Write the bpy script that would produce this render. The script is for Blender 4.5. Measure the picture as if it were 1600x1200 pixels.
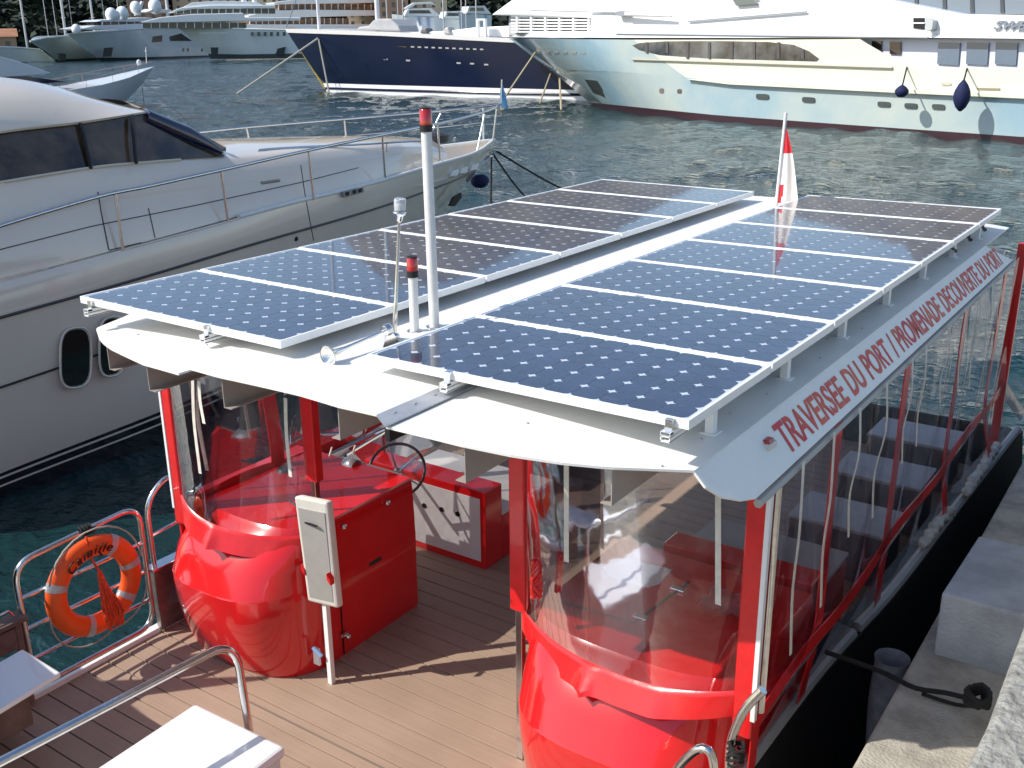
import bpy, bmesh, math, random
from mathutils import Vector, Matrix
import numpy as np
random.seed(7)
sc = bpy.context.scene
for o in list(bpy.data.objects): bpy.data.objects.remove(o)
R = math.radians
# ------------------------------------------------------------------ camera
F_PX, CAM = 1607.93, Vector((3.0562, -3.2577, 3.8372))
YAW, PITCH, ROLL = -0.6077, 0.3242, -0.0101
fw = Vector((math.sin(YAW)*math.cos(PITCH), math.cos(YAW)*math.cos(PITCH), -math.sin(PITCH)))
r0 = Vector((math.cos(YAW), -math.sin(YAW), 0)); u0 = r0.cross(fw)
rt = r0*math.cos(ROLL) + u0*math.sin(ROLL); up = -r0*math.sin(ROLL) + u0*math.cos(ROLL)
cd = bpy.data.cameras.new('camera'); cam = bpy.data.objects.new('camera', cd); sc.collection.objects.link(cam)
cam.matrix_world = Matrix(((rt.x, up.x, -fw.x, CAM.x), (rt.y, up.y, -fw.y, CAM.y), (rt.z, up.z, -fw.z, CAM.z), (0, 0, 0, 1)))
cd.sensor_width = 36; cd.sensor_fit = 'HORIZONTAL'; cd.lens = 36*F_PX/1600; cd.clip_end = 6000; cd.clip_start = .05
sc.camera = cam
sc.render.resolution_x = 1024; sc.render.resolution_y = 768
# ------------------------------------------------------------------ light
SUN_EL, SUN_AZ = R(42), math.atan2(-.68, -.73)        # azimuth measured from +Y towards +X
w = bpy.data.worlds.new("World"); sc.world = w; w.use_nodes = True
nt = w.node_tree; bg = nt.nodes['Background']
sky = nt.nodes.new('ShaderNodeTexSky'); sky.sky_type = 'NISHITA'; sky.sun_disc = False
sky.sun_elevation = SUN_EL; sky.sun_rotation = SUN_AZ; sky.air_density = 1.0; sky.dust_density = .8
nt.links.new(sky.outputs[0], bg.inputs[0]); bg.inputs[1].default_value = .15
sd = bpy.data.lights.new('sun', 'SUN'); sd.energy = 4.4; sd.angle = R(.5); sd.color = (1, .95, .87)
sun = bpy.data.objects.new('sun', sd); sc.collection.objects.link(sun)
travel = Vector((.68*math.cos(SUN_EL), .73*math.cos(SUN_EL), -math.sin(SUN_EL))).normalized()
sun.rotation_euler = travel.to_track_quat('-Z', 'Y').to_euler()
sc.view_settings.view_transform = 'Standard'; sc.view_settings.look = 'None'
sc.view_settings.exposure = .3; sc.view_settings.gamma = 1

# ------------------------------------------------------------------ pixel -> place
def ray(x, y): return fw + rt*((x-800)/F_PX) - up*((y-600)/F_PX)
def at(x, y, ax, v):
    d = ray(x, y); return CAM + d*((v-CAM[ax])/d[ax])
def AX(x, y, v): return at(x, y, 0, v)
def AY(x, y, v): return at(x, y, 1, v)
def AZ(x, y, v): return at(x, y, 2, v)
WATER = -0.78

# ------------------------------------------------------------------ materials
MATS = {}
def mat(name, col, rough=.5, metal=0, var=0, vscale=6, bump=0, bscale=40, coat=0, spec=.5, alpha=1, trans=0, ior=1.45, col2=None):
    if name in MATS: return MATS[name]
    m = bpy.data.materials.new(name); m.use_nodes = True; MATS[name] = m
    n = m.node_tree; b = n.nodes['Principled BSDF']
    b.inputs['Base Color'].default_value = (*col, 1); b.inputs['Roughness'].default_value = rough
    b.inputs['Metallic'].default_value = metal; b.inputs['Coat Weight'].default_value = coat
    b.inputs['Coat Roughness'].default_value = .06
    b.inputs['Specular IOR Level'].default_value = spec; b.inputs['IOR'].default_value = ior
    b.inputs['Transmission Weight'].default_value = trans; b.inputs['Alpha'].default_value = alpha
    if var or bump or col2:
        tc = n.nodes.new('ShaderNodeTexCoord')
    if var or col2:
        no = n.nodes.new('ShaderNodeTexNoise'); no.inputs['Scale'].default_value = vscale; no.inputs['Detail'].default_value = 7
        no.inputs['Roughness'].default_value = .62
        n.links.new(tc.outputs['Object'], no.inputs['Vector'])
        cr = n.nodes.new('ShaderNodeValToRGB'); cr.color_ramp.elements[0].position = .36; cr.color_ramp.elements[1].position = .64
        a = col2 or tuple(c*(1-var) for c in col); c2 = tuple(min(1, c*(1+var*.6)) for c in col) if not col2 else col
        cr.color_ramp.elements[0].color = (*a, 1); cr.color_ramp.elements[1].color = (*c2, 1)
        n.links.new(no.outputs['Fac'], cr.inputs['Fac']); n.links.new(cr.outputs[0], b.inputs['Base Color'])
    if bump:
        nb = n.nodes.new('ShaderNodeTexNoise'); nb.inputs['Scale'].default_value = bscale; nb.inputs['Detail'].default_value = 5
        bp = n.nodes.new('ShaderNodeBump'); bp.inputs['Strength'].default_value = bump; bp.inputs['Distance'].default_value = .02
        n.links.new(tc.outputs['Object'], nb.inputs['Vector']); n.links.new(nb.outputs['Fac'], bp.inputs['Height'])
        n.links.new(bp.outputs[0], b.inputs['Normal'])
    return m
RED = mat('red_gelcoat', (.68, .012, .014), .16, var=.07, vscale=3, bump=.05, bscale=4, coat=.7)
REDV = mat('red_vinyl', (.66, .014, .016), .3, var=.1, vscale=9, bump=.12, bscale=14, coat=.4)
ROOF = mat('roof_white_aluminium', (.80, .785, .74), .38, var=.05, vscale=2.2, bump=.03, bscale=3)
ROOFSEAM = mat('galvanised_strip', (.42, .44, .47), .4, metal=.5, var=.12, vscale=12)
RIB = mat('rib_channel', (.33, .29, .26), .55, var=.1, vscale=5)
STEEL = mat('stainless_tube', (.68, .67, .66), .17, metal=1, var=.1, vscale=25)
CHROME = mat('chrome', (.8, .79, .77), .09, metal=1)
ALU = mat('anodised_frame', (.86, .86, .85), .42, metal=.12, var=.04, vscale=14)
BACK = mat('panel_backsheet', (.58, .64, .74), .35, coat=1)
BLACK = mat('black_rubber', (.012, .012, .013), .5, var=.3)
WHITE = mat('white_gelcoat', (.8, .8, .79), .22, var=.03, vscale=3, coat=.5)
WHITEM = mat('white_matte', (.74, .74, .72), .5, var=.05, vscale=8)
YGREY = mat('yacht_gelcoat', (.74, .65, .545), .18, var=.03, vscale=.9, coat=1)
GLASSD = mat('dark_tinted_glass', (.012, .010, .009), .03, spec=1, coat=1)
CURT = mat('cabin_curtain', (.10, .07, .045), .5, var=.5, vscale=2, coat=1)
NAVY = mat('navy_hull_paint', (.003, .009, .034), .2, coat=0, spec=.35, var=.1, vscale=.4)
HULLREFL = mat('hull_blue_reflection', (.25, .38, .45), .2, coat=.6, col2=(.44, .49, .45), vscale=.14)  # blue reflection of water and sky painted into the hull colour
CREAM = mat('cream_white_paint', (.70, .70, .57), .22, coat=.6, var=.04, vscale=.5)
BRIGHT = mat('superyacht_white', (.84, .84, .84), .25, coat=.4, var=.02, vscale=.4)
FARW = mat('far_yacht_white', (.80, .82, .82), .3, coat=.4, var=.05, vscale=.3)
FARG = mat('far_yacht_grey', (.60, .66, .66), .25, coat=.5, var=.08, vscale=.15)
FARD = mat('far_windows', (.03, .05, .055), .15, coat=.6, var=.6, vscale=.6)
FARO = mat('teak_lit_saloon', (.22, .11, .05), .4, var=.6, vscale=.9)
MAROON = mat('antifoul_maroon', (.035, .012, .018), .35)
GOLD = mat('gold_line', (.55, .36, .06), .35, metal=.4)
CONC = mat('quay_concrete', (.40, .37, .31), .85, var=.3, vscale=5, bump=.5, bscale=60)
CONCD = mat('block_concrete', (.38, .40, .42), .8, var=.22, vscale=3, bump=.4, bscale=50)
STONE = mat('quay_stone', (.36, .35, .31), .85, col2=(.20, .19, .165), vscale=22, bump=.8, bscale=45)
ROPEB = mat('black_rope', (.02, .02, .02), .8, bump=.8, bscale=200)
ROPEW = mat('white_rope', (.5, .47, .4), .8, bump=.8, bscale=200)
ROPEO = mat('orange_rope', (.75, .07, .02), .6, var=.3, vscale=40, bump=.5, bscale=120)
ORANGE = mat('lifebuoy_orange', (.85, .10, .012), .42, var=.1, vscale=8, bump=.05, bscale=20)
REFL = mat('reflective_tape', (.42, .44, .46), .35, metal=.3, var=.1, vscale=20)
LENSR = mat('red_lens', (.62, .006, .006), .12, coat=1, trans=.35, ior=1.5)
LENSC = mat('clear_lens', (.85, .87, .9), .05, trans=.7, ior=1.45)
STRAP = mat('white_strap', (.66, .62, .54), .65, var=.12, vscale=20)
LETR = mat('red_lettering', (.58, .012, .02), .45, col2=(.66, .11, .03), vscale=5)
INK = mat('black_ink', (.01, .01, .012), .5)
NAVYF = mat('navy_fender_cover', (.006, .012, .06), .8, bump=.3, bscale=60)
GREYV = mat('grey_cover_fabric', (.42, .42, .43), .8, var=.1, vscale=2, bump=.4, bscale=6)
FLAGR = mat('flag_red', (.6, .02, .03), .7, var=.08, vscale=12)
FLAGW = mat('flag_white', (.72, .68, .64), .7, var=.06, vscale=12)
FLAGB = mat('flag_blue', (.12, .35, .62), .7)
DARKM = mat('dark_plastic', (.03, .03, .032), .4)
PANELG = mat('grey_plastic_panel', (.36, .35, .32), .45, var=.06, vscale=9)
PLAST = mat('ivory_plastic', (.66, .64, .57), .35, var=.05, vscale=10)
PATCHW = mat('console_patch_white', (.70, .68, .64), .6, var=.1, vscale=8)
TEAKB = mat('wicker_brown', (.17, .11, .09), .7, var=.3, vscale=8)

def cell_mat():
    m = bpy.data.materials.new('silicon_cells'); m.use_nodes = True; n = m.node_tree; b = n.nodes['Principled BSDF']
    tc = n.nodes.new('ShaderNodeTexCoord'); no = n.nodes.new('ShaderNodeTexNoise'); no.inputs['Scale'].default_value = 3.3
    cr = n.nodes.new('ShaderNodeValToRGB'); cr.color_ramp.elements[0].color = (.009, .013, .040, 1); cr.color_ramp.elements[1].color = (.020, .030, .078, 1)
    cr.color_ramp.elements[0].position = .35; cr.color_ramp.elements[1].position = .65
    n.links.new(tc.outputs['Object'], no.inputs['Vector']); n.links.new(no.outputs['Fac'], cr.inputs['Fac'])
    # fine broken busbar streaks running across the boat
    mp = n.nodes.new('ShaderNodeMapping'); mp.inputs['Scale'].default_value = (7, 46, 1)
    n.links.new(tc.outputs['Object'], mp.inputs['Vector'])
    st = n.nodes.new('ShaderNodeTexNoise'); st.inputs['Scale'].default_value = 1.0; st.inputs['Detail'].default_value = 3
    n.links.new(mp.outputs[0], st.inputs['Vector'])
    sr = n.nodes.new('ShaderNodeValToRGB'); sr.color_ramp.elements[0].position = .66; sr.color_ramp.elements[1].position = .72
    n.links.new(st.outputs['Fac'], sr.inputs['Fac'])
    mx = n.nodes.new('ShaderNodeMix'); mx.data_type = 'RGBA'; mx.inputs[7].default_value = (.16, .17, .24, 1)
    n.links.new(cr.outputs[0], mx.inputs[6])
    mu = n.nodes.new('ShaderNodeMath'); mu.operation = 'MULTIPLY'; mu.inputs[1].default_value = .35
    n.links.new(sr.outputs[0], mu.inputs[0]); n.links.new(mu.outputs[0], mx.inputs[0])
    n.links.new(mx.outputs[2], b.inputs['Base Color'])
    du = n.nodes.new('ShaderNodeTexNoise'); du.inputs['Scale'].default_value = 60; du.inputs['Detail'].default_value = 6
    n.links.new(tc.outputs['Object'], du.inputs['Vector'])
    dr = n.nodes.new('ShaderNodeMapRange'); dr.inputs[1].default_value = .62; dr.inputs[2].default_value = .8; dr.inputs[3].default_value = 0; dr.inputs[4].default_value = .5
    n.links.new(du.outputs['Fac'], dr.inputs[0])
    m3 = n.nodes.new('ShaderNodeMix'); m3.data_type = 'RGBA'; m3.inputs[7].default_value = (.22, .22, .24, 1)
    n.links.new(dr.outputs[0], m3.inputs[0]); n.links.new(mx.outputs[2], m3.inputs[6]); n.links.new(m3.outputs[2], b.inputs['Base Color'])
    b.inputs['Roughness'].default_value = .22; b.inputs['Coat Weight'].default_value = 1; b.inputs['Coat Roughness'].default_value = .035
    b.inputs['Coat IOR'].default_value = 1.33
    return m
CELL = cell_mat()

def deck_mat():
    m = bpy.data.materials.new('composite_deck_boards'); m.use_nodes = True; n = m.node_tree; b = n.nodes['Principled BSDF']
    tc = n.nodes.new('ShaderNodeTexCoord'); mp = n.nodes.new('ShaderNodeMapping'); mp.inputs['Scale'].default_value = (.8, 30, 1)
    n.links.new(tc.outputs['Object'], mp.inputs['Vector'])
    no = n.nodes.new('ShaderNodeTexNoise'); no.inputs['Scale'].default_value = 2; no.inputs['Detail'].default_value = 8
    n.links.new(mp.outputs[0], no.inputs['Vector'])
    cr = n.nodes.new('ShaderNodeValToRGB'); cr.color_ramp.elements[0].color = (.345, .245, .18, 1); cr.color_ramp.elements[1].color = (.385, .28, .205, 1)
    cr.color_ramp.elements[0].position = .3; cr.color_ramp.elements[1].position = .7
    n.links.new(no.outputs['Fac'], cr.inputs['Fac'])
    n2 = n.nodes.new('ShaderNodeTexNoise'); n2.inputs['Scale'].default_value = 1.7; n2.inputs['Detail'].default_value = 6
    n.links.new(tc.outputs['Object'], n2.inputs['Vector'])
    mx = n.nodes.new('ShaderNodeMix'); mx.data_type = 'RGBA'; mx.blend_type = 'MULTIPLY'; mx.inputs[0].default_value = .35
    c2 = n.nodes.new('ShaderNodeValToRGB'); c2.color_ramp.elements[0].position = .35; c2.color_ramp.elements[1].position = .6; c2.color_ramp.elements[0].color = (.62, .6, .58, 1)
    n.links.new(n2.outputs['Fac'], c2.inputs['Fac']); n.links.new(cr.outputs[0], mx.inputs[6]); n.links.new(c2.outputs[0], mx.inputs[7])
    n.links.new(mx.outputs[2], b.inputs['Base Color']); b.inputs['Roughness'].default_value = .62
    bp = n.nodes.new('ShaderNodeBump'); bp.inputs['Strength'].default_value = .1; bp.inputs['Distance'].default_value = .002
    n.links.new(no.outputs['Fac'], bp.inputs['Height']); n.links.new(bp.outputs[0], b.inputs['Normal'])
    return m
DECK = deck_mat()

def vinyl_mat():
    m = bpy.data.materials.new('clear_vinyl'); m.use_nodes = True; n = m.node_tree
    n.nodes.remove(n.nodes['Principled BSDF']); out = n.nodes['Material Output']
    b = n.nodes.new('ShaderNodeBsdfGlossy'); b.inputs['Roughness'].default_value = .05; b.inputs['Color'].default_value = (.9, .9, .95, 1)
    tr = n.nodes.new('ShaderNodeBsdfTransparent'); tr.inputs[0].default_value = (.93, .92, .94, 1)
    mx = n.nodes.new('ShaderNodeMixShader'); fr = n.nodes.new('ShaderNodeFresnel'); fr.inputs[0].default_value = 1.5
    tc = n.nodes.new('ShaderNodeTexCoord'); no = n.nodes.new('ShaderNodeTexNoise'); no.inputs['Scale'].default_value = 2.4; no.inputs['Detail'].default_value = 3
    n.links.new(tc.outputs['Object'], no.inputs['Vector'])
    bp = n.nodes.new('ShaderNodeBump'); bp.inputs['Strength'].default_value = .15; bp.inputs['Distance'].default_value = .03
    n.links.new(no.outputs['Fac'], bp.inputs['Height']); n.links.new(bp.outputs[0], b.inputs['Normal'])
    n3 = n.nodes.new('ShaderNodeTexNoise'); n3.inputs['Scale'].default_value = 7; n3.inputs['Detail'].default_value = 8
    n.links.new(tc.outputs['Object'], n3.inputs['Vector'])
    r3 = n.nodes.new('ShaderNodeMapRange'); r3.inputs[1].default_value = .5; r3.inputs[2].default_value = .8; r3.inputs[3].default_value = .02; r3.inputs[4].default_value = .10
    n.links.new(n3.outputs['Fac'], r3.inputs[0])
    ad = n.nodes.new('ShaderNodeMath'); ad.operation = 'MULTIPLY_ADD'; ad.use_clamp = True; ad.inputs[1].default_value = .6
    n.links.new(fr.outputs[0], ad.inputs[0]); n.links.new(r3.outputs[0], ad.inputs[2])
    n.links.new(ad.outputs[0], mx.inputs[0]); n.links.new(tr.outputs[0], mx.inputs[1]); n.links.new(b.outputs[0], mx.inputs[2])
    n.links.new(mx.outputs[0], out.inputs[0])
    return m
VINYL = vinyl_mat()

def water_mat():
    m = bpy.data.materials.new('harbour_water'); m.use_nodes = True; n = m.node_tree; b = n.nodes['Principled BSDF']
    b.inputs['Base Color'].default_value = (.0045, .027, .030, 1); b.inputs['Roughness'].default_value = .045; b.inputs['IOR'].default_value = 1.42
    tc = n.nodes.new('ShaderNodeTexCoord')
    def noise(scale, rotz, sx, sy, detail):
        mp = n.nodes.new('ShaderNodeMapping'); mp.inputs['Rotation'].default_value = (0, 0, rotz); mp.inputs['Scale'].default_value = (sx, sy, 1)
        n.links.new(tc.outputs['Object'], mp.inputs['Vector'])
        no = n.nodes.new('ShaderNodeTexNoise'); no.inputs['Scale'].default_value = scale; no.inputs['Detail'].default_value = detail
        no.inputs['Roughness'].default_value = .5
        n.links.new(mp.outputs[0], no.inputs['Vector']); return no
    a = noise(2.2, .5, 1, 1.5, 3); c = noise(6, -.35, 1, 1.4, 5)
    ma = n.nodes.new('ShaderNodeMath'); ma.operation = 'MULTIPLY_ADD'; ma.inputs[1].default_value = 2.6
    n.links.new(a.outputs['Fac'], ma.inputs[0]); n.links.new(c.outputs['Fac'], ma.inputs[2])
    bp = n.nodes.new('ShaderNodeBump'); bp.inputs['Strength'].default_value = 1; bp.inputs['Distance'].default_value = .05
    n.links.new(ma.outputs[0], bp.inputs['Height']); n.links.new(bp.outputs[0], b.inputs['Normal'])
    return m
WATERM = water_mat()

# ------------------------------------------------------------------ mesh helpers
class MB:
    def __init__(s): s.v = []; s.f = []; s.m = []; s.mi = 0
    def add(s, vs, fs):
        k = len(s.v); s.v += [tuple(p) for p in vs]; s.f += [tuple(i+k for i in f) for f in fs]; s.m += [s.mi]*len(fs); return s
    def box(s, x0, x1, y0, y1, z0, z1):
        return s.add([(x0,y0,z0),(x1,y0,z0),(x1,y1,z0),(x0,y1,z0),(x0,y0,z1),(x1,y0,z1),(x1,y1,z1),(x0,y1,z1)],
                     [(0,3,2,1),(4,5,6,7),(0,1,5,4),(1,2,6,5),(2,3,7,6),(3,0,4,7)])
    def hexa(s, b, t):   # bottom quad, top quad
        return s.add(list(b)+list(t), [(0,3,2,1),(4,5,6,7),(0,1,5,4),(1,2,6,5),(2,3,7,6),(3,0,4,7)])
    def tube(s, pts, r, seg=10, cap=True, flat=None):
        pts = [Vector(p) for p in pts]; rs = r if isinstance(r, (list, tuple)) else [r]*len(pts)
        rings = []; ref = Vector((0, 0, 1)); prev = None
        for i, p in enumerate(pts):
            t = (pts[min(i+1, len(pts)-1)]-pts[max(i-1, 0)]).normalized()
            if prev is None:
                a = t.cross(ref)
                if a.length < .1: a = t.cross(Vector((1, 0, 0)))
                a.normalize()
            else: a = (prev - t*prev.dot(t)).normalized()
            prev = a; b = t.cross(a)
            rings.append([p + a*math.cos(2*math.pi*k/seg)*rs[i] + b*math.sin(2*math.pi*k/seg)*rs[i]*(flat or 1) for k in range(seg)])
        vs = [q for rg in rings for q in rg]; fs = []
        for i in range(len(pts)-1):
            for k in range(seg):
                fs.append((i*seg+k, i*seg+(k+1) % seg, (i+1)*seg+(k+1) % seg, (i+1)*seg+k))
        if cap: fs += [tuple(range(seg))[::-1], tuple((len(pts)-1)*seg+k for k in range(seg))]
        return s.add(vs, fs)
    def grid(s, rows):
        n = len(rows[0]); vs = [q for r_ in rows for q in r_]
        return s.add(vs, [(i*n+k, i*n+k+1, (i+1)*n+k+1, (i+1)*n+k) for i in range(len(rows)-1) for k in range(n-1)])
    def poly(s, pts): return s.add(pts, [tuple(range(len(pts)))])
    def prism(s, pts, d):
        pts = [Vector(p) for p in pts]; d = Vector(d); n = len(pts)
        s.add(pts+[p+d for p in pts], [tuple(range(n)), tuple(range(2*n-1, n-1, -1))]+[(k, (k+1) % n, n+(k+1) % n, n+k) for k in range(n)]); return s
    def ball(s, c, rx, ry=None, rz=None, u=16, v=10):
        ry = ry or rx; rz = rz or rx; rows = []
        for i in range(v+1):
            th = math.pi*i/v
            rows.append([Vector((c[0]+rx*math.sin(th)*math.cos(2*math.pi*k/u), c[1]+ry*math.sin(th)*math.sin(2*math.pi*k/u), c[2]+rz*math.cos(th))) for k in range(u+1)])
        return s.grid(rows)
    def build(s, name, mats, parent=None, smooth=False, bevel=0, merge=True, normals=True, solid=0):
        me = bpy.data.meshes.new(name); me.from_pydata(s.v, [], s.f)
        for m_ in (mats if isinstance(mats, (list, tuple)) else [mats]): me.materials.append(m_)
        for p, i in zip(me.polygons, s.m): p.material_index = i
        bm = bmesh.new(); bm.from_mesh(me)
        if merge: bmesh.ops.remove_doubles(bm, verts=bm.verts, dist=1e-5)
        if normals: bmesh.ops.recalc_face_normals(bm, faces=bm.faces)
        bm.to_mesh(me); bm.free()
        o = bpy.data.objects.new(name, me); sc.collection.objects.link(o)
        if parent: o.parent = parent; o.matrix_parent_inverse = Matrix.Translation(-root_loc(parent))
        if bevel:
            b = o.modifiers.new('bevel', 'BEVEL'); b.width = bevel; b.segments = 2; b.limit_method = 'ANGLE'; b.angle_limit = R(35)
        if solid:
            b = o.modifiers.new('solid', 'SOLIDIFY'); b.thickness = solid; b.offset = 0
        if smooth:
            for p in me.polygons: p.use_smooth = True
            me.set_sharp_from_angle(angle=R(smooth if smooth > 1 else 40))
        return o
def root_loc(o):
    return Vector((0, 0, 0)) if o.parent else Vector(o.location)   # parts keep world coordinates
def empty(name, loc=(0, 0, 0)):
    o = bpy.data.objects.new(name, None); sc.collection.objects.link(o); o.location = loc; o.empty_display_size = .2; return o
def tag(o, label=None, cat=None, group=None, kind=None):
    if label: o['label'] = label
    if cat: o['category'] = cat
    if group: o['group'] = group
    if kind: o['kind'] = kind
    return o
def lerp(a, b, t): return a+(b-a)*t
def resample(pts, n):
    pts = [Vector(p) for p in pts]; L = [0]
    for a, b in zip(pts, pts[1:]): L.append(L[-1]+(b-a).length)
    out = []; j = 0
    for i in range(n):
        d = L[-1]*i/(n-1)
        while j < len(pts)-2 and L[j+1] < d: j += 1
        out.append(pts[j].lerp(pts[j+1], (d-L[j])/max(1e-9, L[j+1]-L[j])))
    return out
def smoothc(pts, n, it=None):   # catmull-rom
    P = [Vector(p) for p in pts]; P = [P[0]*2-P[1]]+P+[P[-1]*2-P[-2]]; out = []
    for i in range(1, len(P)-2):
        for k in range(12):
            t = k/12; a, b, c, d = P[i-1], P[i], P[i+1], P[i+2]
            out.append(.5*((2*b)+(c-a)*t+(2*a-5*b+4*c-d)*t*t+(3*b-a-3*c+d)*t**3))
    out.append(P[-2]); return resample(out, n)
def fillet(pts, r, seg=6):
    pts = [Vector(p) for p in pts]; out = [pts[0]]
    for a, b, c in zip(pts, pts[1:], pts[2:]):
        d1 = (a-b); d2 = (c-b); rr = min(r, d1.length*.49, d2.length*.49); p1 = b+d1.normalized()*rr; p2 = b+d2.normalized()*rr
        for k in range(seg+1):
            t = k/seg; out.append(p1*(1-t)**2+b*2*t*(1-t)+p2*t*t)
    out.append(pts[-1]); return out
def lathe(prof, c, axis=Vector((0, 0, 1)), seg=20):
    axis = Vector(axis).normalized(); a = axis.orthogonal().normalized(); b = axis.cross(a); rows = []
    for r_, h in prof:
        rows.append([Vector(c)+axis*h+(a*math.cos(2*math.pi*k/seg)+b*math.sin(2*math.pi*k/seg))*r_ for k in range(seg+1)])
    return rows
from mathutils.bvhtree import BVHTree
def caster(objs):
    vs, fs = [], []
    for o in objs:
        k = len(vs); vs += [v.co.copy() for v in o.data.vertices]; fs += [tuple(i+k for i in p_.vertices) for p_ in o.data.polygons]
    t = BVHTree.FromPolygons(vs, fs)
    def hit(px, py, lift=0):
        d = ray(px, py).normalized(); h = t.ray_cast(CAM, d)
        return (h[0]-d*lift) if h[0] else None
    return hit
def seam(hit, pts, r, name, m_, parent, lift=.004, n=30):
    P_ = [hit(q_.x, q_.y, lift) for q_ in resample([Vector((x, y, 0)) for x, y in pts], n)]; P_ = [p_ for p_ in P_ if p_]
    if len(P_) > 2: return MB().tube(P_, r, 6).build(name, m_, parent)
def text_mesh(body, size, name, m, parent, M, extrude=.0015, shear=0, sx=1, bold=0, space=1):
    cu = bpy.data.curves.new(name, 'FONT'); cu.body = body; cu.size = size; cu.extrude = extrude; cu.shear = shear; cu.offset = bold; cu.resolution_u = 4; cu.space_character = space; cu.space_word = 1.35
    t = bpy.data.objects.new(name+'_tmp', cu); sc.collection.objects.link(t)
    bpy.context.view_layer.update(); dg = bpy.context.evaluated_depsgraph_get()
    me = bpy.data.meshes.new_from_object(t.evaluated_get(dg)); bpy.data.objects.remove(t)
    xs = [v.co.x for v in me.vertices]; x0, x1 = min(xs), max(xs); ys = [v.co.y for v in me.vertices]; y0, y1 = min(ys), max(ys)
    for v in me.vertices:
        v.co = M((v.co.x-x0)/(x1-x0), (v.co.y-y0)/(y1-y0), v.co.z)
    me.materials.clear(); me.materials.append(m)
    o = bpy.data.objects.new(name, me); sc.collection.objects.link(o); o.parent = parent
    if parent: o.matrix_parent_inverse = Matrix.Translation(-root_loc(parent))
    return o

# ------------------------------------------------------------------ water, shore, quay
def build_water():
    NR, NA = 900, 760
    r = np.exp(np.linspace(math.log(2.2), math.log(2600), NR)); a = np.linspace(YAW-R(34), YAW+R(34), NA)
    RR, AA = np.meshgrid(r, a, indexing='ij'); X = CAM.x+RR*np.sin(AA); Y = CAM.y+RR*np.cos(AA)
    rs_ = np.random.RandomState(5); Z = np.zeros_like(X)
    for k in range(54):
        lam = .34*(26**rs_.rand()); th = rs_.normal(-.35, .85); kk = 2*math.pi/lam
        amp = .0068*lam**.75*(.5+rs_.rand()); cell = RR*.0079
        fade = np.clip((lam/cell-2.2)/2.5, 0, 1)
        ph = kk*(X*math.cos(th)+Y*math.sin(th))+rs_.rand()*6.28
        Z += amp*fade*(np.abs(np.sin(ph/2))*-2+1.27 if k % 3 == 0 else np.sin(ph))
    patch = .55+.45*np.sin(X*.11+1.3*np.sin(Y*.07))*np.sin(Y*.09+X*.03+1); near = np.clip((RR-5)/9, .22, 1)
    Z = Z*(.55+.45*patch)*near+WATER
    v = np.stack([X, Y, Z], -1).reshape(-1, 3)
    idx = np.arange(NR*NA).reshape(NR, NA); q_ = np.stack([idx[:-1, :-1], idx[:-1, 1:], idx[1:, 1:], idx[1:, :-1]], -1).reshape(-1, 4)
    me = bpy.data.meshes.new('water'); me.vertices.add(len(v)); me.vertices.foreach_set('co', v.ravel())
    me.loops.add(q_.size); me.loops.foreach_set('vertex_index', q_.ravel().astype(np.int32))
    me.polygons.add(len(q_)); me.polygons.foreach_set('loop_start', np.arange(0, q_.size, 4, dtype=np.int32)); me.polygons.foreach_set('loop_total', np.full(len(q_), 4, dtype=np.int32))
    me.polygons.foreach_set('use_smooth', np.ones(len(q_), dtype=bool)); me.update(); me.validate(); me.flip_normals() if me.polygons[0].normal.z < 0 else None
    me.materials.append(WATERM); o = bpy.data.objects.new('water', me); sc.collection.objects.link(o); return o
tag(build_water(), kind='structure')
tag(MB().grid([[(-2500, -400, WATER-.3), (2500, -400, WATER-.3)], [(-2500, 3000, WATER-.3), (2500, 3000, WATER-.3)]]).build('deep_water', WATERM), kind='structure')
QZ = .8
qe = [AZ(x, y, QZ) for x, y in ((1330, 1200), (1380, 1085), (1452, 975), (1530, 845), (1600, 735))]; print('QUAY EDGE', [(round(p_.x, 2), round(p_.y, 2)) for p_ in qe])
QX = sum(p_.x for p_ in qe)/5
q = MB().box(QX, 9, -3, 30, -3, QZ).build('quay_ledge', CONC, bevel=.02); tag(q, kind='structure')
QT = 2.15
wl = [AZ(1604, 965, QT), AZ(1572, 1050, QT), AZ(1545, 1125, QT), AZ(1490, 1235, QT)]
MBw = MB(); wall = [Vector((wl[0].x+(wl[0].x-wl[1].x)*12, wl[0].y+(wl[0].y-wl[1].y)*12, QT))]+wl+[Vector((wl[-1].x-.35, -12, QT)), Vector((12, -12, QT)), Vector((12, wl[0].y+8, QT))]
MBw.prism(wall, (0, 0, -4))
tag(MBw.build('quay_wall', STONE, bevel=.02), kind='structure')
# raised block on the ledge
b0 = AZ(1458, 1022, QZ); b1 = AX(1468, 932, b0.x); bz = b1.z
e1 = AZ(1600, 960, bz); e2 = AZ(1530, 836, bz)
blk = MB().hexa([(b0.x, b0.y, QZ-.01), (4.3, b0.y-.02, QZ-.01), (4.3, e2.y, QZ-.01), (b0.x+.02, e2.y, QZ-.01)],
                [(b0.x, b0.y, bz), (4.3, b0.y-.02, bz), (4.3, e2.y, bz), (b0.x+.02, e2.y, bz)]).build('concrete_block', CONCD, bevel=.015)
tag(blk, 'grey concrete block standing on the quay ledge beside the shuttle boat', 'concrete block')

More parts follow.
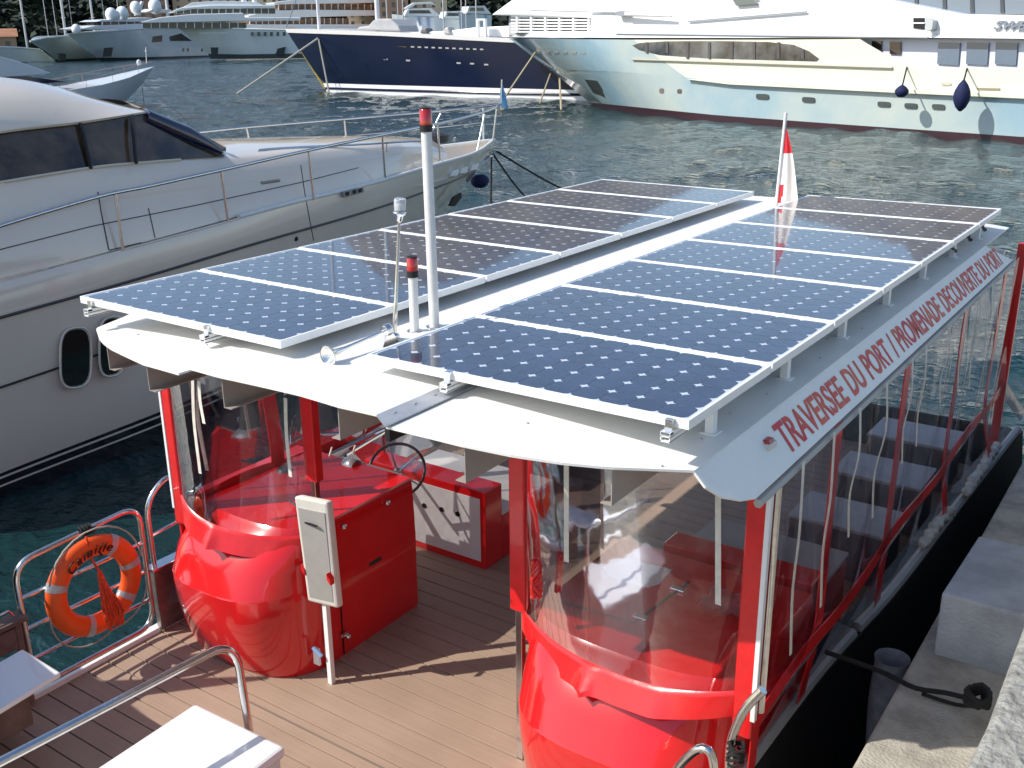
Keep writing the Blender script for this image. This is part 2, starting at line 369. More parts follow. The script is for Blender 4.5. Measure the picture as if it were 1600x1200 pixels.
# ------------------------------------------------------------------ SHUTTLE BOAT
ZR = 2.33
def RZ(x): return 2.305+.095*max(0, 1-((x+.25)/1.9)**2)
def AR(px, py, dz=0):
    p_ = AZ(px, py, ZR)
    for _ in range(20): p_ = AZ(px, py, RZ(p_.x)+dz)
    return p_
boat = empty('shuttle_boat', (-.3, 3.5, WATER))
tag(boat, 'red and white solar shuttle boat with two rows of roof panels and clear side curtains', 'boat')
XG0, XG1 = -2.5, 1.62
# hull: two dark pontoon sides + pale gunwale rails
gun = [AZ(1180, 1178, .45), AZ(1290, 1035, .45), AZ(1395, 920, .45), AZ(1490, 797, .45), AZ(1592, 668, .45)]
g = smoothc([(gun[0].x-.02, -.6, .45)]+gun, 30)
hb = MB()
hb.grid([[Vector((p.x+.03, p.y, .42)) for p in g], [Vector((p.x+.09, p.y, -.1)) for p in g], [Vector((p.x+.02, p.y, -.9)) for p in g]])
hb.grid([[Vector((p.x+.03, p.y, .42)) for p in g], [Vector((p.x-.12, p.y, .42)) for p in g], [Vector((p.x-.12, p.y, -.02)) for p in g]])
hb.poly([(g[-1].x+.03, g[-1].y, .42), (-2.5, g[-1].y, .42), (-2.5, g[-1].y, -.9), (g[-1].x+.02, g[-1].y, -.9)])
hb.grid([[(-2.5, -2.6, -.03), (-2.5, 7.2, -.03)], [(-2.56, -2.6, -.9), (-2.56, 7.2, -.9)]])
hb.build('hull', BLACK, boat, solid=.02)
hr = MB()
for i0, i1 in ((0, 12), (12, 20), (20, 29)):
    seg = [Vector((p.x, p.y+.02*(1 if k == 0 else 0), .45)) for k, p in enumerate(g[i0:i1+1])]
    seg[-1] = seg[-1].lerp(seg[-2], .25)
    hr.tube(seg, .036, 8)
hr.build('gunwale_tube', mat('grey_gunwale', (.36, .35, .33), .45, var=.1), boat, smooth=40)
# deck boards
pitch = .142; y = -2.85; n = 0; bd = MB()
while y < 7.2:
    bd.box(-2.46, 1.56, y+.0045, y+pitch-.0045, -.028, 0); y += pitch; n += 1
bd.build('deck_boards', DECK, boat, bevel=.002)
MB().box(-2.46, 1.56, -2.85, 7.2, -.06, -.03).build('deck_underlay', BLACK, boat)
MB().box(-2.52, -2.455, -2.6, 7.2, -.08, .035).build('deck_edge_trim', ALU, boat, bevel=.006)
MB().box(-1.4, 1.5, .203, .215, .002, .007).build('threshold_strip', mat('bronze_strip', (.30, .24, .2), .4, metal=.4), boat)
# ---- roof sheets
YB = 6.05
def sheet(front, dz, name, m_, th=.01, rise=None):
    n_ = 26; fr_ = resample(front, n_); x0, x1 = front[0].x, front[-1].x; rows = []
    for f_ in (0, .02, .1, .5, 1):
        rows.append([Vector((p_.x, lerp(p_.y, YB, f_), RZ(p_.x)+dz)) for p_ in fr_])
    return MB().grid(rows).build(name, m_, boat, solid=th)
arcL = [AR(*p_) for p_ in ((150, 514), (156, 533), (175, 547), (222, 569), (279, 585))]
sheet([Vector((-2.19, arcL[0].y+.35, 0)), arcL[0]]+arcL[1:], 0, 'roof_sheet', ROOF)
arcM = [AR(*p_, .006) for p_ in ((288, 574), (341, 589), (470, 618), (530, 636), (588, 649))]; arcM[-1].x += .01
sheet(arcM, .006, 'roof_sheet', ROOF)
sA = AR(588, 649, .014); sB = AR(602, 667, .014)
sheet([sA, sB], .014, 'lap_strip', ROOFSEAM, .006)
scw = MB()
for k in range(22):
    scw.grid(lathe([(.0, .004), (.006, .004), (.007, 0)], (sA.x+.045, sA.y+.06+k*.13, RZ(sA.x)+.017), seg=8))
scw.build('strip_rivets', ROOFSEAM, boat); scw = MB()
for x in (xs_ for xs_ in (-1.04, 1.5, -.6, .9, -1.6)):
    for k in range(9): xx = x+.05*math.sin(k*3); scw.grid(lathe([(.0, .004), (.005, .004), (.006, 0)], (xx, -.05+k*.33, RZ(xx)+.006), seg=8))
scw.build('sheet_rivets', ROOFSEAM, boat)
arcR = [AR(*p_) for p_ in ((603, 668), (722, 697), (800, 713), (880, 725), (953, 732), (1085, 737))]
crB = AR(1550, 386)
sheet(arcR, 0, 'roof_sheet', ROOF)
MB().box(arcR[0].x-.018, arcR[0].x+.006, arcR[0].y+.012, YB, RZ(.3)-.07, RZ(.3)-.012).build('roof_joint', BLACK, boat)
# flange (sloping fascia with the lettering)
fl_in = [arcR[-1].copy(), Vector((arcR[-1].x, crB.y, arcR[-1].z))]
ZF = 2.13
fo = [AZ(1182, 779, ZF), AZ(1300, 680, ZF), AZ(1400, 590, ZF), AZ(1500, 498, ZF), AZ(1580, 408, ZF)]
xo = sum(p.x for p in fo[:4])/4
FI0, FI1 = fl_in; FO0, FO1 = Vector((fo[0].x, fo[0].y, ZF)), Vector((fo[-1].x, fo[-1].y, ZF))
frn = [FI0, AZ(1112, 757, 2.27), AZ(1140, 772, 2.22), AZ(1164, 780, 2.165), FO0]
nrm = (FI1-FI0).cross(FO0-FI0).normalized(); nrm = nrm if nrm.z > 0 else -nrm
frn = [p-nrm*((p-FI0).dot(nrm)) for p in frn]
FO1 = FO1-nrm*((FO1-FI0).dot(nrm))
fascia = MB().prism(frn+[FO1, FI1], -nrm*.012).build('roof_fascia', ROOF, boat, bevel=.003)
MB().tube([frn[-1]-Vector((0, -.02, .03)), FO1-Vector((0, .0, .03))], .02, 6).build('gutter_tube', mat('gutter_grey', (.38, .36, .33), .5), boat)
def Mfas(u, v, z):
    a = FI0+(FI1-FI0)*((u*.755)+.125*0+.165) if False else None
    return FI0.lerp(FI1, lerp(T0, T1, u)) + PERP*lerp(.83, .20, v) + nrm*(.002+z)
def fas_s(px, py):   # fraction along fascia of a pixel
    d = ray(px, py); t = (FI0-CAM).dot(nrm)/d.dot(nrm); p = CAM+d*t
    e = (FI1-FI0); return (p-FI0).dot(e)/e.dot(e)
EE = (FI1-FI0).normalized(); PERP = (FO0-FI0); PERP = PERP-EE*PERP.dot(EE)
T0 = fas_s(1215, 682); T1 = fas_s(1563, 402)
text_mesh('TRAVERSEE DU PORT / PROMENADE DECOUVERTE DU PORT', 1, 'fascia_lettering', LETR, fascia, Mfas, extrude=.0008, bold=.018)
p = FI0.lerp(FO0, .62)+(FI1-FI0)*fas_s(1200, 692); p = CAM+ray(1200, 692)*((FI0-CAM).dot(nrm)/ray(1200, 692).dot(nrm))
nav = MB().box(p.x-.016, p.x+.016, p.y-.028, p.y+.028, p.z-.01, p.z+.02).build('marker_lamp', LENSR, boat, bevel=.006)
MB().box(p.x-.026, p.x+.026, p.y-.04, p.y+.04, p.z-.02, p.z+.006).build('lamp_base', PLAST, boat, bevel=.004)
# ---- roof ribs (C channels running along the boat)
for px, py, h in ((163, 541, .13), (225, 571, .13), (342, 591, .145), (524, 636, .15), (722, 699, .15), (953, 733, .15)):
    a = AR(px, py, -.01); x, y0 = a.x, a.y+.012; ZR = RZ(a.x+.03)+.002; s_ = -1 if px != 163 and px != 225 and px != 342 else 1
    s_ = -1 if px > 500 else 1
    rb = MB().box(x, x+.004, y0, YB, ZR-.014-h, ZR-.014)
    rb.box(x+.004*(s_ > 0)-.0*(s_ < 0) if s_ > 0 else x-.045, x+.05 if s_ > 0 else x, y0, YB, ZR-.018-h+.004, ZR-.014-h+.004)
    rb.box(x+.004 if s_ > 0 else x-.045, x+.05 if s_ > 0 else x, y0, YB, ZR-.0185, ZR-.0145)
    rb.build('roof_rib', RIB, boat)
ZR = 2.33
for yy in (.47, 2.4, 4.3, 5.9):
    MB().box(-2.1, 1.62, yy, yy+.05, ZR-.24, ZR-.185).build('roof_crossbeam', ALU, boat)
# ---- solar panels
PW, PP, PT = 1.5775, .825, .038
def make_panel():
    e = empty('solar_panel')
    fr = MB(); w_, d_ = PW, .808
    fr.box(0, w_, 0, .012, -PT, 0); fr.box(0, w_, d_-.012, d_, -PT, 0); fr.box(0, .012, .012, d_-.012, -PT, 0); fr.box(w_-.012, w_, .012, d_-.012, -PT, 0)
    fr.box(.012, w_-.012, .012, d_-.012, -PT, -PT+.004)
    f = fr.build('panel_frame', ALU, None, bevel=.0015)
    cs = MB(); cs.poly([(.012, .012, -.004), (w_-.012, .012, -.004), (w_-.012, d_-.012, -.004), (.012, d_-.012, -.004)]); cs.mi = 1
    px_ = .1275; ox = (w_-12*px_)/2; oy = (d_-6*px_)/2; h = .1253/2; c = .022
    for i in range(12):
        for j in range(6):
            cx, cy = ox+px_*(i+.5), oy+px_*(j+.5)
            pts = []
            for sx, sy, o1, o2 in ((1, -1, 0, 1), (1, 1, 1, 0), (-1, 1, 0, 1), (-1, -1, 1, 0)):
                A = (cx+sx*h, cy+sy*(h-c), -.003); B = (cx+sx*(h-c), cy+sy*h, -.003)
                arc = (cx+sx*(h-c*.38), cy+sy*(h-c*.38), -.003)
                pts += [B, arc, A] if o1 == 0 else [A, arc, B]
            cs.poly(pts)
    c_ = cs.build('cell_sheet', [BACK, CELL], None, merge=False, normals=False)
    return f, c_
pf, pc = make_panel()
for o in list(bpy.data.objects):
    if o.name == 'solar_panel' and o.type == 'EMPTY': bpy.data.objects.remove(o)
for row, (xr, zr_, tilt, yo) in enumerate(((0, 2.5, -.004, 0), (-.4824-PW, 2.52, .006, -.0675))):
    for i in range(7):
        f = pf if (row == 0 and i == 0) else pf.copy(); c = pc if (row == 0 and i == 0) else pc.copy()
        if f is not pf: sc.collection.objects.link(f); sc.collection.objects.link(c)
        f.name = 'solar_panel'; c.name = 'cell_sheet'
        # frame doubles as the panel part; the cell sheet is its sub-part
        f.parent = boat; f.matrix_parent_inverse = Matrix.Translation(-root_loc(boat))
        f.location = (xr, i*PP+yo, zr_); f.rotation_euler = (random.uniform(-.0012, .0012), tilt, 0)
        if row == 1: f.location.z = 2.511
        c.parent = f; c.matrix_parent_inverse = Matrix(); c.location = (0, 0, 0); c.rotation_euler = (0, 0, 0)
# rails under the panels
for x in (-1.956, -.996, .468, 1.505):
    rl = MB(); y0 = -.045 if x > 0 else -.11
    rl.box(x-.02, x+.02, y0, 5.8, 2.5-PT-.042, 2.5-PT-.036); rl.box(x-.02, x-.016, y0, 5.8, 2.5-PT-.04, 2.5-PT-.002); rl.box(x+.016, x+.02, y0, 5.8, 2.5-PT-.04, 2.5-PT-.002)
    rl.box(x-.02, x+.02, y0, 5.8, 2.5-PT-.022, 2.5-PT-.018)
    rl.build('panel_rail', ALU, boat)
    cl = MB(); cl.box(x-.016, x+.016, -.02 if x > 0 else -.085, .02 if x > 0 else -.05, 2.5-PT-.01, 2.5+.004); cl.box(x-.02, x+.02, y0+.0, y0+.03, 2.5-PT-.015, 2.5-PT-.002)
    cl.build('end_clamp', CHROME, boat, bevel=.002)
    for k in range(7):
        ft = MB(); yy = .35+k*.825; ft.box(x-.018, x+.018, yy, yy+.04, RZ(x)+.004, 2.5-PT-.036); ft.box(x-.035, x+.035, yy-.015, yy+.055, RZ(x)+.004, RZ(x)+.011)
        ft.build('rail_foot', ALU, boat, bevel=.002)
cab = MB()
for k in range(3):
    yy = 4.3+k*.5
    cab.tube(smoothc([(1.45, yy, 2.45), (1.54, yy+.12, 2.39), (1.5, yy+.25, 2.36), (1.47, yy+.4, 2.43)], 14), .008, 6)
cab.build('panel_cables', BLACK, boat, smooth=40)
# ---- lights, antenna, horn on the roof centre strip
def pole_light(base, top, r, lens_h, lens_r, label):
    b = AZ(*base, 2.405); tpx = top; t = AY(tpx[0], tpx[1], b.y)
    o = MB().tube([b, t], r, 16).build('light_pole', mat('painted_pole', (.74, .73, .70), .35, var=.08, vscale=12, coat=.3), boat, smooth=40)
    MB().grid(lathe([(0, .01), (r*1.7, .01), (r*1.8, 0)], b)).build('pole_flange', STEEL, o, smooth=40)
    d = (t-b).normalized()
    MB().grid(lathe([(0, -.005), (lens_r*1.04, -.005), (lens_r*1.04, .028), (0, .028)], t, d)).build('lamp_collar', BLACK, o, smooth=40)
    MB().grid(lathe([(lens_r, .028), (lens_r, .028+lens_h), (lens_r*.85, .034+lens_h), (0, .034+lens_h)], t, d)).build('lamp_lens', LENSR, o, smooth=40)
    MB().grid(lathe([(lens_r*.9, .034+lens_h), (lens_r*.9, .04+lens_h), (0, .04+lens_h)], t, d)).build('lamp_cap', BLACK, o, smooth=40)
    MB().grid(lathe([(.0, .03), (lens_r*.35, .03), (lens_r*.35, lens_h), (0, lens_h)], t, d)).build('lamp_bulb', CHROME, o, smooth=40)
pole_light((679, 512), (666, 204), .0265, .07, .031, '')
pole_light((648, 519), (645, 431), .024, .06, .029, '')
b = AZ(616, 528, 2.42); t = AY(624, 338, b.y)
ant = MB().tube([b, b.lerp(t, .3), b.lerp(t, .31), t], [.013, .011, .0085, .0075], 12).build('anchor_light_staff', STEEL, boat, smooth=40)
d = (t-b).normalized()
MB().grid(lathe([(.008, -.03), (.016, -.02), (.019, 0), (.03, .012), (.033, .018), (.03, .024)], t, d)).build('lamp_socket', CHROME, ant, smooth=40)
MB().grid(lathe([(.026, .022), (.03, .075), (.028, .085), (0, .085)], t, d)).build('lamp_globe', LENSC, ant, smooth=40)
MB().grid(lathe([(0, .03), (.012, .03), (.012, .06), (0, .065)], t, d)).build('lamp_bulb', WHITE, ant, smooth=40)
MB().ball(b+Vector((.0, 0, .01)), .03, .03, .022).build('staff_base', CHROME, ant, smooth=40)
# horn: bell + long trumpet to a mount near the staff base
hbell = AZ(512, 556, 2.45); hm = AZ(606, 515, 2.48); d = (hm-hbell).normalized(); Lh = (hm-hbell).length
horn = MB(); horn.grid(lathe([(.046, 0), (.043, .004), (.03, .022), (.017, .055), (.0095, .12), (.007, Lh)], hbell, d, 24)); horn.grid(lathe([(.048, -.003), (.05, .0), (.048, .004), (.04, .002), (.0, .05)], hbell, d, 24))
horn = horn.build('signal_horn', CHROME, boat, smooth=50)
MB().grid(lathe([(0, -.03), (.026, -.026), (.032, -.006), (.03, .01), (.015, .024), (0, .026)], hm, d, 20)).build('horn_diaphragm', CHROME, horn, smooth=40)
MB().hexa([(hm.x-.03, hm.y-.08, 2.405), (hm.x+.03, hm.y-.08, 2.405), (hm.x+.03, hm.y+.05, 2.405), (hm.x-.03, hm.y+.05, 2.405)],
          [(hm.x-.01, hm.y-.01, hm.z), (hm.x+.01, hm.y-.01, hm.z), (hm.x+.01, hm.y+.01, hm.z), (hm.x-.01, hm.y+.01, hm.z)]).build('horn_bracket', CHROME, horn)
# flag on its staff
b = AZ(1212, 320, 2.44); t = AY(1228, 176, b.y); b = Vector((b.x, b.y, ZR))
fp = MB().tube([b, t], .014, 10).build('flag_staff', mat('staff_white', (.7, .7, .7), .3), boat, smooth=40)
fr_ = MB(); rows = []
L1 = [(1226, 200), (1222, 243), (1217, 290), (1213, 318)]; R1 = [(1230, 203), (1240, 248), (1247, 290), (1250, 312)]
fl = MB()
for i in range(13):
    v = i/12; a = smoothc([AY(*p_, b.y) for p_ in L1], 13)[i]; c = smoothc([AY(*p_, b.y) for p_ in R1], 13)[i]
    rows.append([a.lerp(c, k/14)+Vector((0, .05*math.sin(k/14*9+v*2)*(k/14)*v, 0)) for k in range(15)])
fl.grid(rows)
for k, f_ in enumerate(fl.f):
    i, j = divmod(k, 14); fl.m[k] = 0 if i < 4 or (i > 8 and j < 4-(i-9)*.6) else 1
fl.build('flag', [FLAGR, FLAGW], fp, smooth=60)
# ---- consoles
def PROF(z1=.99): return [(0, .42, .985), (.04, .445, 1), (.2, .51, 1.0), (.42, .565, 1.005), (.60, .572, 1.01), (.61, .564, 1.005), (.74, .50, 1.0), (.88, .39, .99), (z1-.02, .27, .98), (z1, .25, .965)]
def console(x0, x1, z1=.99, yb=1.66, name='console'):
    xm, hw = (x0+x1)/2, (x1-x0)/2; m_ = MB(); rows = []
    prof = PROF(z1)
    for z, D, wf in prof:
        r_ = []
        for k in range(33):
            t_ = -1+2*k/32; th = t_*math.pi/2
            ex = math.copysign(abs(math.sin(th))**(2/3.0), t_); ey = abs(math.cos(th))**(2/2.2)
            r_.append(Vector((xm+hw*wf*ex, .84-D*ey, z)))
        r_ = [Vector((xm-hw*wf, yb, z))]+r_+[Vector((xm+hw*wf, yb, z))]
        rows.append(r_)
    m_.grid(rows); m_.poly(rows[-1]); m_.grid([[rows[k][-1], rows[k][0]] for k in range(len(rows))])
    return m_.build(name, RED, boat, smooth=38)
cL = console(-2.33, -1.2, name='helm_console')
cR = console(.40, 1.60, name='bow_console')
# louvre dark round port in helm console + reflections; latch details on the side face
MB().box(-1.199, -1.192, 1.18, 1.3, .53, .56).build('side_handle', DARKM, cL, bevel=.006)
for px, py in ((538, 823), (606, 786)):
    a = AX(px, py, -1.19); MB().ball(a, .015, .02, .02).build('side_button', CHROME, cL, smooth=40)
a = AX(532, 930, -1.19); b_ = AX(541, 1035, -1.19)
MB().box(-1.196, -1.19, a.y-.003, a.y+.003, 0.02, .72).build('door_gap', INK, cL)
MB().box(-1.195, -1.17, a.y-.03, a.y+.03, .16, .185).build('door_hinge', CHROME, cL, bevel=.004)
for nm, y_ in (('door_knob', .05),):
    MB().ball((-1.165, a.y+.02, .15), .018).build(nm, CHROME, cL, smooth=40)
# hatch lines on consoles' tops
hx = MB(); pa = [AZ(872, 938, 1.0), AZ(990, 972, 1.0), AZ(1076, 908, 1.0), AZ(985, 868, 1.0)]
hx.tube([Vector((p_.x, p_.y, .995)) for p_ in pa[:3]], .007, 6); hx.build('hatch_seam', INK, cR)
for k in (0.12, .8):
    p_ = pa[1].lerp(pa[2], k); MB().box(p_.x-.04, p_.x+.04, p_.y-.02, p_.y+.02, .992, 1.006).build('hatch_hinge', CHROME, cR, bevel=.003)
pp = [AZ(x, y, .994) for x, y in ((942, 885), (960, 878), (985, 872), (1008, 880), (1030, 884), (1050, 890), (1040, 900), (1030, 912), (1012, 917), (992, 911), (972, 908), (950, 897))]
MB().prism(pp, (0, 0, -.004)).build('white_patch', PATCHW, cR)  # irregular off-white patch laid flush on the console top
p_ = AZ(445, 735, .99); MB().grid(lathe([(0, .02), (.045, .02), (.06, 0)], p_, seg=16)).build('deck_compass', DARKM, cL, smooth=40)
MB().tube([AZ(452, 782, 1.0), AZ(475, 800, 1.03)], .006, 6).build('wiper_arm', DARKM, cL)
# dark smoked inspection window in the console front
rows = []
def csurf(x, z, x0=-2.33, x1=-1.2):
    P_ = PROF(); k_ = max(k for k in range(len(P_)-1) if P_[k][0] <= z); f_ = (z-P_[k_][0])/(P_[k_+1][0]-P_[k_][0]); D = lerp(P_[k_][1], P_[k_+1][1], f_); wf = lerp(P_[k_][2], P_[k_+1][2], f_)
    ex = min(.9999, abs((x-(x0+x1)/2)/((x1-x0)/2*wf))); th = math.asin(ex**1.5); return .84-D*math.cos(th)**(2/2.2)
# ---- instrument pods, steering wheel, white cabinet with vents
wc = AY(620, 735, 1.92)
wa = Vector((.35, -.62, .62)).normalized(); A_ = wa.orthogonal().normalized(); B_ = wa.cross(A_)
rim = MB(); rim.tube([wc+(A_*math.cos(2*math.pi*k/40)+B_*math.sin(2*math.pi*k/40))*.205 for k in range(41)], .0115, 8, cap=False)
wheel = rim.build('steering_wheel', mat('wheel_rim', (.03, .018, .02), .15, coat=1), boat, smooth=60)
sp = MB()
for k in range(5):
    an = 2*math.pi*k/5+.3; sp.tube([wc-wa*.03, wc+(A_*math.cos(an)+B_*math.sin(an))*.2], [.009, .006], 6)
sp.ball(wc-wa*.02, .03); sp.build('wheel_spokes', STEEL, wheel, smooth=40)
MB().tube([wc-wa*.03, wc-wa*.28+Vector((0, -.05, -.05))], .02, 8).build('steering_column', DARKM, wheel, smooth=40)
MB().box(-1.95, -1.32, 1.66, 1.70, .45, .98).build('dashboard', mat('dash_grey', (.3, .29, .28), .5), boat)
for px, py in ((513, 726), (549, 724)):
    c = AY(px, py, 1.62); pod = MB(); rows = []
    for k in range(9):
        an = math.pi*k/8; rows.append([Vector((c.x-.05+.1*i, c.y-.055*math.cos(an)*1.0, c.z-.05+.055*math.sin(an)+.03)) for i in (0, 1)])
    pod.grid(rows); pod.grid([[rows[0][0], rows[0][1]], [rows[0][0]-Vector((0, -.01, .11)), rows[0][1]-Vector((0, -.01, .11))]]); pod.grid([[rows[-1][0], rows[-1][1]], [rows[-1][0]-Vector((0, .03, .11)), rows[-1][1]-Vector((0, .03, .11))]])
    po = pod.build('throttle_pod', mat('brushed_cover', (.7, .7, .68), .28, metal=.6), boat, smooth=50, solid=.004)
    MB().tube([c+Vector((0, -.0, .03)), c+Vector((.02, .03, .13))], .007, 8).build('throttle_lever', CHROME, po, smooth=40)
gr = MB(); a = AY(540, 712, 1.75); b2 = AY(600, 676, 2.35); gr.tube([a, b2], .014, 8); gr.tube([b2, Vector((b2.x, b2.y, .75))], .016, 8); gr.build('helm_grab_rail', STEEL, boat, smooth=40)
XC = -1.10; YC = 2.35
cabn = MB().box(-2.3, XC, YC, YC+.22, 0.0, .64).build('seat_locker', RED, boat, bevel=.008)
v0 = AY(650, 760, YC-.002); MB().box(-2.2, XC-.045, YC-.006, YC-.0005, .06, .58).build('locker_panel', mat('ribbed_white_panel', (.72, .71, .69), .45, bump=.5, bscale=9), cabn, bevel=.002)
for px, py in ((637, 782), (663, 790), (690, 796), (715, 803)):
    a = AY(px, py, YC-.008); MB().grid(lathe([(0, .004), (.021, .004), (.021, 0)], a, (0, -1, 0), 14)).build('vent_hole', INK, cabn)
MB().box(-2.3, XC-.0, YC+.222, YC+.95, .0, .36).build('bench_base', RED, cabn, bevel=.006)
MB().box(-2.3, XC-.005, YC+.222, YC+.95, .362, .40).build('bench_seat', mat('slatted_seat_white', (.68, .66, .62), .4, var=.08), cabn, bevel=.006)
# interior benches, backrest box
def bench(x0, x1, y0, y1, h=.42, back=None, m0=None):
    o = MB().box(x0, x1, y0, y1, 0.001, h-.03).build('passenger_bench', m0 or RED, boat, bevel=.008)
    MB().box(x0-.01, x1+.01, y0-.01, y1+.01, h-.028, h).build('bench_top', mat('bench_grey', (.36, .35, .36), .4, var=.1), o, bevel=.008)
    if back: MB().box(*back).build('bench_back', RED, o, bevel=.01)
a = AY(1032, 862, 1.9); bb = AY(1170, 882, 1.9)
bench(.62, 1.5, 2.05, 2.6, .8, (.6, 1.52, 1.86, 2.05, 0, .93))
MB().box(.66, 1.5, 1.853, 1.858, .5, .82).build('bench_panel', WHITEM, boat)
for x0, x1 in ((-2.2, -1.5), (.75, 1.45)):
    for y0 in (3.7, 4.7, 5.7): bench(x0, x1, y0, y0+.5, .42, None, mat('bench_slate', (.13, .12, .14), .5, var=.2))
# ---- posts and curtains
YF = .45
def strip(pts, wvec, name, m_, th=.012, parent=None):
    mb = MB(); pts = [Vector(p_) for p_ in pts]; wv = Vector(wvec)
    mb.grid([[p_-wv/2 for p_ in pts], [p_+wv/2 for p_ in pts]])
    return mb.build(name, m_, parent or boat, solid=th)
XL0, XL1 = -2.12, 1.70
# front posts (steel tube) with red vinyl sleeves
pL = AY(486, 700, YF); 
for x, y_, zs_ in ((-1.185, .745, 1.32), (.33, .72, .95)):
    MB().box(x-.02, x+.02, y_-.02, y_+.02, 0.0, ZR-.03).build('canopy_post', STEEL, boat, bevel=.003)
    MB().box(x-.048, x+.048, y_-.032, y_+.032, zs_, ZR-.03).build('post_sleeve', REDV, boat, bevel=.008)
for x, sgn in ((XL0, -1), (XL1, 1)):
    MB().box(x-.05, x+.04, YF-.012, YF+.03, .9, 2.12).build('corner_sleeve', REDV, boat, bevel=.008)
    MB().box(x+sgn*.045-.011, x+sgn*.045+.011, YF-.018, YF+.012, 1.0, 2.1).build('zip_strip', STRAP if False else WHITE, boat, bevel=.003)
    MB().tube([(x+sgn*.055, YF+.05, 1.02), (x+sgn*.055, YF+.05, 2.1)], .018, 8).build('corner_post', STEEL, boat, smooth=40)
# front curtain: clear upper part, red skirt over the console
def curtain(xo, xi, folds):          # xo outer corner, xi inner post
    cv = MB(); rows = []; nX = 36
    def prof(u): return (1-abs(2*u-1)**2.4)
    def base(u): return lerp(YF, .72, u**1.5)
    for i in range(15):
        v = i/14
        rows.append([Vector((lerp(xo, xi, k/nX), base(k/nX)-(.02+.09*v)*prof(k/nX), lerp(2.2, lerp(1.12, .97, k/nX)-.05*prof(k/nX), v))) for k in range(nX+1)])
    cv.grid(rows); c_ = cv.build('clear_curtain', VINYL, boat, smooth=80)
    sk = MB(); r2 = [rows[-1]]
    for i in range(1, 11):
        v = i/10; r_ = []
        for k in range(nX+1):
            u = k/nX; p_ = rows[-1][k]; pf_ = prof(u)
            fold = sum(a_*math.exp(-abs((u-c0)/w0)**1.3) for c0, w0, a_ in folds)
            r_.append(Vector((p_.x, p_.y-(.06*v**1.1*pf_+fold*v*(1.3-.3*v)+.01), p_.z-.125*v)))
        r2.append(r_)
    sk.grid(r2); sk.build('curtain_skirt', REDV, c_, smooth=70)
    return rows
curtain(XL0+.03, -1.2, ((.40, .022, .055), (.82, .05, .02)))
curtain(XL1-.04, .34, ((.56, .022, .06), (.26, .06, .02)))
# side curtains: posts, red strips, low rail strip
GX = lambda y: resample(g, 60)[min(59, max(0, int((y+.6)/7.5*59)))].x
postY = (1.28, 2.5, 3.95, 5.3)
for sgn, x in ((1, XL1+.05), (-1, XL0-.05)):
    for y_ in postY:
        gx = GX(y_)+.03 if sgn > 0 else -2.45
        pts = [(x, y_, 2.12), (x-.01*sgn, y_+.02, 1.5), (x-.02*sgn, y_+.04, .98), (lerp(x, gx, .7), y_+.10, .6), (gx, y_+.2, .44 if sgn > 0 else .1)]
        strip(smoothc(pts, 14), (0, .12, 0), 'curtain_strip', REDV, .006)
    pts = [(x-.005*sgn, .5+k*.55, .97+.03*math.sin(k*1.9)) for k in range(11)]
    strip(smoothc(pts, 40), (0, 0, .085), 'curtain_band', REDV, .006)
    strip([(x-.01*sgn, .5, .99), (x-.02*sgn, YF+.06, .7), (x-.05*sgn, YF+.05, .45)], (0, .09, 0), 'curtain_strip', REDV, .006)
    MB().tube([(x-.03*sgn, .5, .9), (x-.03*sgn, 5.9, .9)], .016, 8).build('side_rail', STEEL, boat, smooth=40)
    cv = MB(); rows = []
    for i in range(13):
        v = i/12; z = lerp(2.12, .45 if sgn > 0 else .12, v); rows.append([])
        for k in range(61):
            y_ = .47+k*.0925; gx = GX(y_) if sgn > 0 else -2.45
            xx = x if v < .65 else lerp(x, gx, (v-.65)/.35)
            rows[-1].append(Vector((xx+sgn*.018*math.sin(k*.8+v*5)*math.sin(v*3.14), y_, z)))
    cv.grid(rows); cv.build('side_curtain', VINYL, boat, smooth=80)
    for k, y_ in enumerate((.72, 1.12, 1.5, 1.95, 2.45, 2.75, 3.3, 3.75, 4.2, 4.6, 4.95)):
        L_ = (.95, .9, .68, .75, .62, .62, .5, .55, .65, .5, .4)[k]; x_ = x+.03*sgn; s0 = random.uniform(-.03, .03)
        pts = [(x_, y_, 2.14), (x_+.012*sgn, y_+.01+s0, 2.14-L_*.35), (x_-.0*sgn, y_-.02-s0, 2.14-L_*.65), (x_+.01, y_+.0-s0, 2.14-L_)]
        strip(smoothc(pts, 12), (0, .026, 0), 'tie_strap', STRAP, .003)
MB().box(XL1-.0, XL1+.07, 6.0, 6.06, .42, 2.2).build('stern_post', REDV, boat, bevel=.01)
MB().box(XL0-.07, XL0, 6.0, 6.06, .1, 2.2).build('stern_post', REDV, boat, bevel=.01)
strip([(XL1+.02, 6.0, 1.0), (XL1+.1, 6.4, .7), (gun[-1].x, 6.75, .47)], (0, .3, 0), 'stern_flap', VINYL, .004)
# front tie straps
for px, y0_, y1_, bend in ((301, 594, 740, 12), (311, 596, 662, 8), (446, 622, 745, 8), (885, 722, 878, 0), (1122, 768, 945, 0)):
    pts = [AY(px, y0_, YF-.02), AY(px+bend*.2, lerp(y0_, y1_, .45), YF-.03), AY(px+bend, y1_, YF-.06)]
    strip(smoothc(pts, 12), (.026, 0, 0), 'tie_strap', STRAP, .003)
